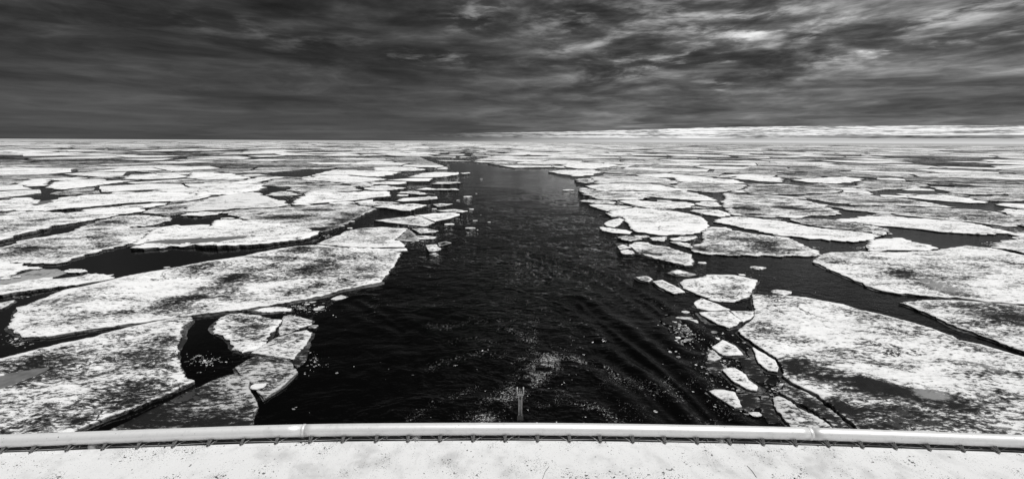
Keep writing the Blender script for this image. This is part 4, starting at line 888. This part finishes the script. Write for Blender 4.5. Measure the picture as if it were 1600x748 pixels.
def chunk(px, py, w, h, label, group, z=0.0, k_=None):
    """w, h: half size in photograph pixels"""
    p = at(px, py + h * .5, z); s_ = np.hypot(*(at(px + w, py, z) - at(px, py, z))[:2])
    o = obj('ice_chunk', DM[random.randrange(8)] if k_ == 'dim' else LM[random.randrange(8)], loc=(p[0], p[1], z), label=label, cat='ice chunk', group=group)
    hh = h * math.hypot(H, p[1]) / F * .9
    o.scale = (s_, s_ * .8, max(.05, min(hh * .9, s_ * .30))); o.rotation_euler = (0, 0, random.uniform(-.4, .4)); return o
G1 = 'loose chunks drifting in and beside the wake'
for t_, x, y, w, h, lab in [
    ('E', 800, 310, 38, 9, 'flat white chunk furthest out in the middle of the far wake'), ('E', 727, 338, 14, 6, 'small slanted white chunk left of the flat one in the far wake'),
    ('E', 825, 403, 22, 5, 'thin white chunk right of the split pair of floes'), ('E', 553, 400, 22, 8, 'white hump of ice beside the snowy humped floe'),
    ('E', 662, 512, 38, 9, 'white oval chunk below the split pair of floes'), ('E', 855, 487, 18, 6, 'small white chunk above the tilted block in the wake'),
    ('E', 952, 497, 14, 5, 'rightmost small white chunk on the left half of the wake'), ('E', 820, 537, 36, 17, 'tilted white block standing in the wake below smaller chunks'),
    ('E', 643, 547, 7, 4, 'tiny chunk under the white oval chunk'), ('E', 870, 554, 7, 3, 'tiny chunk at the lower right of the tilted block'),
    ('E', 868, 517, 8, 3, 'tiny chunk just above the tilted block'), ('E', 800, 576, 8, 3, 'tiny chunk below the tilted block'), ('E', 862, 290, 7, 3, 'tiny chunk above the flat white chunk in the far wake'),
    ('E', 898, 182, 12, 4, 'pale speck of ice at the end of a ripple in the far wake'), ('E', 360, 396, 34, 17, 'big snowy hump standing on the white floe behind the split pair'),
    ('D', 160, 470, 46, 9, 'rounded white chunk in the lead left of the dappled grey floe'), ('D', 1060, 540, 26, 10, 'white chunk in the curved lead beside the dappled grey floe'),
    ('D', 610, 368, 16, 9, 'white chunk in the notch of the small dark pond'), ('A', 940, 560, 30, 18, 'bright white lump of ice resting on the dark streaky floe'),
    ('A', 610, 133, 10, 3, 'white scrap on the upper edge of the longest floe'), ('A', 1238, 243, 28, 6, 'long low white chunk beside the right half of the longest floe'),
    ('A', 1232, 518, 7, 5, 'bright chunk alone in the black water above the sparkling debris'), ('A', 375, 380, 8, 4, 'white crumb in the crack above the corner floe'),
    ('F', 230, 262, 42, 10, 'white chunk left of the crumbling mottled floe'), ('F', 930, 342, 48, 7, 'white lens of ice between floes right of the wake'),
    ('B', 525, 134, 27, 8, 'white chunk with a peaked top in the dark lead at right'), ('B', 322, 115, 18, 7, 'small white chunk left of the peaked one in the lead'),
    ('B', 612, 222, 35, 11, 'white chunk touching the top edge of the huge floe'), ('B', 465, 160, 14, 4, 'small chunk on top of the shield shaped floe edge'),
    ('B', 258, 290, 15, 15, 'grey white chunk left of the pointed white floe'), ('B', 215, 331, 20, 7, 'pale low chunk in the slush left of the cracked floe'),
    ('B', 285, 330, 26, 6, 'grey low chunk under the pointed white floe'), ('B', 232, 386, 12, 11, 'round grey chunk in the slush above the triangular floes'), ('B', 372, 390, 15, 9, 'grey chunk at the top of the white triangular floe'),
    ('B', 615, 558, 24, 14, 'rounded white lump at the corner where the huge floe splits'), ('B', 635, 640, 22, 12, 'white lump frozen on the grey floe by the rail, highest of three'),
    ('B', 655, 662, 22, 10, 'white lump frozen on the grey floe by the rail, middle of three'), ('B', 680, 685, 20, 10, 'white lump frozen on the grey floe by the rail, lowest of three'),
    ('B', 150, 657, 9, 6, 'white speck of ice in the swirling water near the rail'), ('G', 580, 178, 10, 9, 'raised white bump on the bright floe in the far right pack'),
    ('H', 260, 282, 60, 5, 'line of rubble on the floe left of the upper lead'), ('H', 460, 435, 60, 7, 'white slab of ice in the forked dark lead')]:
    p = tp(t_, (x, y)); s_ = TILE[t_][2]; rest = any(k_ in lab for k_ in ('resting', 'standing on', 'frozen on', 'raised', 'rubble'))
    chunk(p[0], p[1], w / s_, h / s_, lab, G1, .22 if rest else 0.0)
def cluster(t_, cx, cy, rx, ry, n, lo, hi, where, seed):
    rs = np.random.RandomState(seed); random.seed(seed)
    for i in range(n):
        a = rs.rand() * 6.283; q = math.sqrt(rs.rand()); p = tp(t_, (cx + rx * q * math.cos(a), cy + ry * q * math.sin(a)))
        s_ = TILE[t_][2]; w = (lo + (hi - lo) * rs.rand() ** 2) / s_
        chunk(p[0], p[1], w, w * .45, 'broken ice chunk ' + where, 'little chunks ' + where, 0.0, 'dim')
cluster('A', 1140, 278, 60, 20, 15, 6, 22, 'in the brash under the right half of the longest floe', 1)
cluster('A', 1410, 540, 60, 40, 10, 4, 15, 'glinting in the black water left of the white foam', 2)
cluster('A', 1130, 650, 60, 22, 9, 3, 13, 'scattered on black water just above the rail at left', 3)
cluster('A', 45, 410, 40, 14, 10, 4, 14, 'in the gap at the left edge below the longest floe', 4)
cluster('A', 75, 243, 45, 5, 9, 3, 8, 'in a row in the lead at the left edge', 5)
cluster('A', 745, 480, 90, 28, 12, 3, 12, 'in the black bay beside the corner floe', 6)
cluster('E', 380, 650, 60, 30, 14, 5, 18, 'in slush below the square cornered floe', 7)
cluster('E', 360, 530, 140, 14, 14, 4, 12, 'strung between the split pair and the square cornered floe', 8)
cluster('E', 850, 425, 90, 16, 9, 2, 7, 'dotted right of the split pair in the wake', 9)
cluster('E', 520, 85, 90, 26, 18, 5, 18, 'crowded at the far left edge of the wake', 10)
cluster('E', 390, 250, 50, 12, 9, 5, 16, 'between the ridged block and the far wake', 11)
cluster('D', 640, 360, 60, 14, 7, 5, 14, 'at the foot of the ridged block', 12)
cluster('B', 250, 340, 90, 60, 20, 4, 12, 'in the slush left of the cracked floe', 13)
cluster('B', 560, 570, 60, 50, 14, 4, 14, 'in the slush at the corner of the huge floe', 14)
cluster('B', 370, 420, 50, 40, 8, 4, 14, 'round the white triangular floe', 15)
cluster('F', 620, 640, 90, 60, 16, 6, 20, 'in the jumble below the large clean floe', 16)
cluster('F', 1150, 630, 50, 30, 10, 5, 16, 'at the right corner of the large clean floe', 17)
cluster('F', 600, 350, 40, 16, 8, 6, 18, 'round the slushy strip at the wake edge', 18)
cluster('B', 290, 400, 90, 110, 14, 8, 34, 'spread along the slushy right side of the wake', 19)
cluster('B', 470, 620, 60, 70, 10, 8, 26, 'between the sunken grey slabs near the rail', 22)
cluster('H', 280, 690, 40, 12, 7, 5, 14, 'at the left foot of the clean arched floe', 20)
cluster('H', 1290, 670, 40, 18, 7, 5, 16, 'at the tip of the crumpled floe on the right edge', 21)
def brash():
    """crumbs of ice too small and too many to count"""
    rs = np.random.RandomState(3); VV, FF, TN = [], [], []; base_ = [plate_mesh(40 + i, .25) for i in range(4)]
    spots = [('E', 470, 640, 150, 60, 120, 1.0), ('E', 400, 535, 200, 18, 120, .8), ('A', 1110, 285, 110, 24, 120, .8), ('B', 260, 360, 110, 90, 420, .9), ('B', 400, 500, 130, 130, 380, .8), ('B', 620, 590, 70, 60, 160, .8),
             ('B', 720, 660, 100, 60, 160, .8), ('F', 700, 625, 160, 40, 200, 1.1), ('F', 1150, 620, 60, 40, 90, 1.0), ('F', 1200, 400, 120, 30, 70, 1.2), ('G', 1000, 690, 60, 20, 60, 1.1), ('H', 1290, 660, 70, 20, 60, 1.2), ('H', 300, 690, 60, 14, 50, 1.2), ('D', 640, 330, 90, 30, 60, 1.2), ('F', 600, 360, 60, 30, 90, 1.3), ('F', 400, 300, 60, 60, 80, 1.3), ('E', 520, 90, 180, 40, 170, 1.6), ('E', 750, 30, 220, 22, 150, 1.8),
             ('A', 1400, 545, 110, 60, 60, .7), ('A', 750, 480, 90, 40, 90, .7), ('D', 900, 600, 110, 20, 60, 1), ('A', 60, 400, 60, 30, 60, .8), ('E', 720, 470, 260, 60, 90, .8), ('H', 400, 590, 90, 8, 30, 1.5),
             ('B', 500, 170, 200, 60, 60, .6), ('A', 1150, 480, 60, 60, 60, .6), ('E', 640, 180, 200, 80, 70, 1.2)]
    for t_, cx, cy, rx, ry, n, k_ in spots:
        for i in range(int(n * 1.1)):
            a = rs.rand() * 6.283; q = abs(rs.randn()) * .55; p = tp(t_, (cx + rx * q * math.cos(a), cy + ry * q * math.sin(a)))
            if p[1] < 236: continue
            w = at(*p); s_ = k_ * (.04 + .14 * rs.rand() ** 3) * max(1, np.hypot(w[0], w[1]) / 60)
            V, Fc = base_[i % 4]; r_ = rs.rand() * 6.283; c, s2 = math.cos(r_), math.sin(r_); o_ = len(VV); TN += [.15 + 1.0 * rs.rand()] * len(V)
            VV += [(w[0] + s_ * (x * c - y * s2), w[1] + s_ * (x * s2 + y * c), .01 + s_ * z * .45) for x, y, z in V]; FF += [tuple(j + o_ for j in fc) for fc in Fc]
    nb = len(VV)
    n_ = len(VV)
    obj('brash_ice', mesh('brash_ice', VV, FF, M_ICE, False, {'dirt': [.15 + .35 * q for q in TN], 'tone': TN, 'side': [0.0] * n_}),
        label='crumbs of broken ice floating in the gaps between the floes', cat='brash ice', kind='stuff')
brash()
def ridges():
    """rubble pushed up along the rims of floes"""
    rs = np.random.RandomState(9); VV, FF = [], []; base_ = [lump_mesh(60 + i, .9) for i in range(5)]; k_ = 0
    for q in TRACED:
        d0 = math.hypot(*np.mean(np.array(q), 0))
        if d0 < 48 or rs.rand() < .35: continue
        n = len(q); i0 = rs.randint(n); cx, cy = np.mean(np.array(q), 0)
        for e in range(i0, i0 + rs.randint(2, 5)):
            a, b = np.array(q[e % n]), np.array(q[(e + 1) % n]); L = np.hypot(*(b - a))
            for t_ in np.arange(0, 1, .5 / max(L, 1)):
                if rs.rand() < .45: continue
                p = a + (b - a) * t_; dl = np.array([cx, cy]) - p; dl = dl / (np.hypot(*dl) + 1e-9); p = p + dl * (.8 + abs(rs.randn()) * .9)
                s_ = .16 + .34 * rs.rand() ** 2; V, Fc = base_[k_ % 5]; k_ += 1; r_ = rs.rand() * 6.283; c, s2 = math.cos(r_), math.sin(r_); o_ = len(VV)
                VV += [(p[0] + s_ * 1.5 * (x * c - y * s2), p[1] + s_ * (x * s2 + y * c), .16 + s_ * .45 * z) for x, y, z in V]; FF += [tuple(j + o_ for j in fc) for fc in Fc]
    n_ = len(VV)
    obj('ridge_rubble', mesh('ridge_rubble', VV, FF, M_ICE, False, {'dirt': [.0] * n_, 'tone': [.02] * n_, 'side': [0.0] * n_}),
        label='snowy rubble pushed up in low ridges along the rims of floes', cat='ice rubble', kind='stuff')
ridges()

# ------------------------------------------------------------------ the ship's rail, canvas and lacing
ZR = H - 1.13
RX = [-900, -400, -60, 0, 200, 400, 475, 600, 700, 812, 900, 1000, 1200, 1265, 1400, 1600, 1660, 2000, 2500]
RY = [730, 700, 681.5, 679, 671.5, 664.3, 662.3, 660.8, 660.2, 660, 660.6, 662, 665.8, 667.6, 672, 679.5, 682, 700, 730]
def ry(px):
    a = np.interp(np.asarray(px) + np.array([[-60], [-30], [0], [30], [60]]), RX, RY); return a.mean(0)
TR = .0235
def rail_pt(px, off=9.5): return at(px, float(ry(px)) + off, ZR)
def tube(path, r, n=14, twist=0):
    V, Fc = [], []; m = len(path)
    for i, p in enumerate(path):
        p = Vector(p); t = (Vector(path[min(i + 1, m - 1)]) - Vector(path[max(i - 1, 0)])).normalized()
        u = t.cross(Vector((0, 0, 1))); u = u.normalized() if u.length > 1e-4 else Vector((1, 0, 0)); w = u.cross(t)
        rr = r[i] if isinstance(r, (list, tuple)) else r
        for k_ in range(n):
            a = 2 * math.pi * k_ / n; V.append(tuple(p + (u * math.cos(a) + w * math.sin(a)) * rr))
    for i in range(m - 1):
        for k_ in range(n): k2 = (k_ + 1) % n; Fc.append((i * n + k_, i * n + k2, (i + 1) * n + k2, (i + 1) * n + k_))
    Fc.append(tuple(range(n))[::-1]); Fc.append(tuple((m - 1) * n + k_ for k_ in range(n)))
    return V, Fc
def join(parts):
    V, Fc = [], []
    for a, b in parts: o_ = len(V); V += list(a); Fc += [tuple(q + o_ for q in fc) for fc in b]
    return V, Fc
root = rail_pt(812); root = Vector(root)
rel = lambda V: [(p[0] - root.x, p[1] - root.y, p[2] - root.z) for p in V]
hr = obj('ship_rail', None, loc=root, label='white painted tubular ship rail crossing the bottom of the view', cat='rail')
for a, b in ((-900, 474), (476, 1264), (1266, 2500)):
    path = [rail_pt(x) for x in np.linspace(a, b, 60)]; V, Fc = tube(path, TR, 28)
    obj('rail_tube', mesh('rail_tube', rel(V), Fc, M_RAIL, True), parent=hr)
for x in (475, 1265):
    V, Fc = tube([rail_pt(x - 2.6), rail_pt(x - 1.2), rail_pt(x + 1.2), rail_pt(x + 2.6)], [TR, TR + .0011, TR + .0011, TR], 28)
    obj('weld_seam', mesh('weld_seam', rel(V), Fc, M_RAIL, True), parent=hr)
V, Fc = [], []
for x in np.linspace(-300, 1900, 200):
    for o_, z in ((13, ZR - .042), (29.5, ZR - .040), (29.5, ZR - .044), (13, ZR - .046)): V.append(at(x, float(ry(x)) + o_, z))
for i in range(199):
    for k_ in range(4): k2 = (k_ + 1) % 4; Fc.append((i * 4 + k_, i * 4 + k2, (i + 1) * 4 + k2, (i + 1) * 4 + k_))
obj('gap_shade_strip', mesh('gap_shade_strip', rel(V), Fc, M_DARKM), parent=hr)  # added near-black strip standing in for the shade in the gap under the rail
def dome(x):
    """the rounded head of the stanchion that carries the rail"""
    c = Vector(rail_pt(x, 10.5)); V, Fc = [], []; n = 20; prof = [(.0, 0.0), (.010, -.003), (.017, -.009), (.020, -.016), (.021, -.05), (.020, -.07), (.020, -1.0)]
    for r_, z in prof[1:]:
        for k_ in range(n): a = 6.28318 * k_ / n; V.append((c.x + r_ * math.cos(a), c.y + r_ * math.sin(a), ZR - .012 + z))
    V.append((c.x, c.y, ZR - .012))
    for i in range(len(prof) - 2):
        for k_ in range(n): k2 = (k_ + 1) % n; Fc.append((i * n + k_, (i + 1) * n + k_, (i + 1) * n + k2, i * n + k2))
    for k_ in range(n): Fc.append((k_, (k_ + 1) % n, len(V) - 1))
    obj('stanchion', mesh('stanchion', rel(V), Fc, M_POST, True), parent=hr)
for x in (145, 650, 1125, -380, 1640): dome(x)
# canvas: a sheet hung flat inside the rail, its hem laced outward
ZC = ZR - .030
def canvas_pt(px, off): 
    p = at(px, float(ry(px)) + off, ZC); return p
xs = np.linspace(-300, 1900, 260)
offs = [27.2, 27.6, 30, 31.0, 31.6, 33] + list(np.linspace(36, 260, 40))
V, Fc = [], []
for j, o_ in enumerate(offs):
    for x in xs:
        p = canvas_pt(x, o_); w = .0035 * (float(fbm(p[0] * 6, p[1] * 9, 3, 12)) - .5) if j > 5 else 0
        dzz = [-.006, 0, 0, -.0022, -.0022, 0][j] if j < 6 else 0
        V.append((p[0], p[1], p[2] + w * 2 + dzz - .04 * max(0, (o_ - 150) / 110) ** 2))
n = len(xs)
for j in range(len(offs) - 1):
    for i in range(n - 1): Fc.append((j * n + i, (j + 1) * n + i, (j + 1) * n + i + 1, j * n + i + 1))
cv = obj('canvas_screen', None, loc=root, label='speckled white canvas laced inside the rail along the bottom edge', cat='canvas')
hem = Fc[:(n - 1) * 3]; pan = Fc[(n - 1) * 3:]
obj('panel', mesh('panel', rel(V), pan, M_CANVAS, True), parent=cv)
V2, F2 = tube([canvas_pt(x, 28.2) + np.array([0, 0, -.001]) for x in np.linspace(-300, 1900, 160)], .0022, 8)
Vh, Fh = join([(V, hem), (V2, F2)])
obj('hem', mesh('hem', rel(Vh), Fh, M_CANVAS, True), parent=cv)
for pts in ([(1167, 62), (1175, 70), (1182, 80)], [(858, 68), (852, 76), (847, 90)]):
    V, Fc = tube([canvas_pt(x, o_) + np.array([0, 0, .0018]) for x, o_ in pts], .0007, 6)
    obj('scratch_line', mesh('scratch_line', rel(V), Fc, M_DARKM if pts[0][0] != 566 else M_POST, True), parent=cv)  # scratches on the canvas, modelled as thin dark tubes
LX = [-50, 0, 48, 104, 160, 214, 270, 325, 377, 431, 484, 535, 587, 637, 687, 739, 789, 840, 890, 938, 989, 1039, 1090, 1141, 1193, 1244, 1295, 1348, 1400, 1453, 1506, 1560, 1612, 1665]
lc = obj('lacing_rope', None, loc=root, label='thin dark lacing rope looped between the rail and the canvas', cat='rope')
def torus(c, r, t, n=14, m=6, sq=1.0):
    return [(c[0] + (r + t * math.cos(b)) * math.cos(a), c[1] + (r + t * math.cos(b)) * math.sin(a), c[2] + t * math.sin(b)) for a in [6.28318 * i / n for i in range(n)] for b in [6.28318 * j / m for j in range(m)]], \
        [(i * m + j, ((i + 1) % n) * m + j, ((i + 1) % n) * m + (j + 1) % m, i * m + (j + 1) % m) for i in range(n) for j in range(m)]
rr_ = random.Random(4)
for i, x in enumerate(LX):
    e = canvas_pt(x, 29.3); e[2] += .002
    Vt, Ft = torus(e, .0042, .0013); obj('eyelet', mesh('eyelet', rel(Vt), Ft, M_BRASS, True), parent=cv)
    jit = rr_.uniform(-2, 2); strands = []
    for k_, dxp in enumerate((-4.5 + jit, 0.0, 4.0 - jit * .5)):
        top = at(x + (800 - x) * .018 + dxp, float(ry(x)) + 17.5, ZR - .018)
        e2 = e + np.array([(k_ - 1) * .0022, 0, .003])
        midp = (top + e2) / 2 + np.array([0, 0, .006 + .002 * k_]); up = top + np.array([0, .012, .004])
        strands.append(tube([up, top, midp, e2, e2 + np.array([0, -.001, -.012])], [.0016, .0021, .0021, .0024, .0018], 7))
    strands.append(tube([e + np.array([-.005, 0, .002]), e + np.array([-.002, -.002, .006]), e + np.array([.003, -.001, .006]), e + np.array([.006, .001, .002])], .0026, 7))
    V, Fc = join(strands); obj('lashing', mesh('lashing', rel(V), Fc, M_ROPE, True), parent=lc)
    if i + 1 < len(LX):
        x2 = LX[i + 1]; sgn = 1 if x < 800 else -1; A_, B_ = (x + 3, x2 - 6) if x < 800 else (x2 - 3, x + 6)
        p = []
        hgt_ = rr_.uniform(.006, .012)
        for q in np.linspace(0, 1, 12):
            xx = A_ + (B_ - A_) * q; o_ = 28 - 8.5 * math.sin(math.pi * min(1, q * .78)) + 1.5 * q
            c = at(xx, float(ry(xx)) + o_ - 0, ZR - .028); c[2] += hgt_ * math.sin(math.pi * q); p.append(c)
        V, Fc = tube(p, .00125, 6); obj('slack_loop', mesh('slack_loop', rel(V), Fc, M_CORD, True), parent=lc)
for off, z_, r_, m_, nm in ((22.0, ZR - .032, .0026, M_ROPE, 'jackstay'), (25.0, ZR - .030, .0017, M_CORD, 'running_cord')):
    V, Fc = tube([at(x, float(ry(x)) + off + .6 * math.sin(x * .031), z_) for x in np.linspace(-300, 1900, 200)], r_, 8)
    obj(nm, mesh(nm, rel(V), Fc, m_, True), parent=lc)
# a few loose rope ends and knots tucked under the rail
for x in (112, 128, 252, 345, 553, 610, 790, 815, 885, 958, 1030, 1100, 1117, 1148, 1219, 1294, 1366, 1445, 1520):
    c = at(x, float(ry(x)) + 18, ZR - .02); d_ = rr_.uniform(-.01, .01)
    V, Fc = tube([c + np.array([0, .006, .006]), c, c + np.array([d_, -.012, .001]), c + np.array([d_ * 1.8, -.022, -.003])], .0018, 7)
    obj('rope_end', mesh('rope_end', rel(V), Fc, M_ROPE, True), parent=lc)

# ------------------------------------------------------------------ the short post clamped outside the rail
def box(c, sx, sy, sz, bev=.0):
    x, y, z = c; V = [(x + a * sx / 2, y + b * sy / 2, z + d * sz / 2) for d in (-1, 1) for a, b in ((-1, -1), (1, -1), (1, 1), (-1, 1))]
    return V, [(0, 3, 2, 1), (4, 5, 6, 7), (0, 1, 5, 4), (1, 2, 6, 5), (2, 3, 7, 6), (3, 0, 4, 7)]
pc = at(813, 662, ZR + .0); py_ = pc[1] + TR + .03; dpt = py_ / math.cos(0)
def at_depth(px, py, y): v_ = ray(px, py); return np.array([0, 0, H]) + v_ * (y / v_[1])
t0 = at_depth(813, 616, py_); wpx = np.hypot(*(at_depth(816.2, 630, py_) - at_depth(809.8, 630, py_))[:2]); b0 = ZR - .12
px_root = Vector((t0[0], py_, b0)); rl = lambda V: [(p[0] - px_root.x, p[1] - px_root.y, p[2] - px_root.z) for p in V]
pr = obj('metal_post', None, loc=px_root, label='short grey metal post with a small bracket on top beyond the rail', cat='post')
V, Fc = join([box((t0[0], py_, (t0[2] + b0) / 2), wpx, wpx * .8, t0[2] - b0), box((t0[0] - wpx * .36, py_ - wpx * .5, (t0[2] + b0) / 2), wpx * .2, wpx * .3, t0[2] - b0 - .01), box((t0[0] + wpx * .36, py_ - wpx * .5, (t0[2] + b0) / 2), wpx * .2, wpx * .3, t0[2] - b0 - .01)])
obj('shaft', mesh('shaft', rl(V), Fc, M_POST), parent=pr)
V, Fc = join([box((t0[0], py_, t0[2] + .004), wpx * 1.7, wpx, .007), box((t0[0] - wpx * .75, py_, t0[2] + .018), wpx * .28, wpx, .024), box((t0[0] + wpx * .75, py_, t0[2] + .018), wpx * .28, wpx, .024), box((t0[0] - wpx * .15, py_, t0[2] + .015), wpx * .22, wpx * .9, .016), box((t0[0] + wpx * .28, py_, t0[2] + .013), wpx * .2, wpx * .9, .012)])
obj('bracket', mesh('bracket', rl(V), Fc, M_POST), parent=pr)
V, Fc = tube([(t0[0], py_ - wpx * .3, t0[2] - .010), (t0[0], py_ - wpx * .9, t0[2] - .010)], .004, 10)
V3, F3 = join([(V, Fc), tube([(t0[0] - wpx * .9, py_ - wpx * .2, t0[2] + .024), (t0[0] + wpx * .9, py_ - wpx * .2, t0[2] + .024)], .003, 8)])
obj('bolt', mesh('bolt', rl(V3), F3, M_DARKM, True), parent=pr)
V, Fc = join([box((t0[0], py_ - .02, ZR), wpx * 1.5, .045, .02)])
obj('clamp', mesh('clamp', rl(V), Fc, M_DARKM), parent=pr)
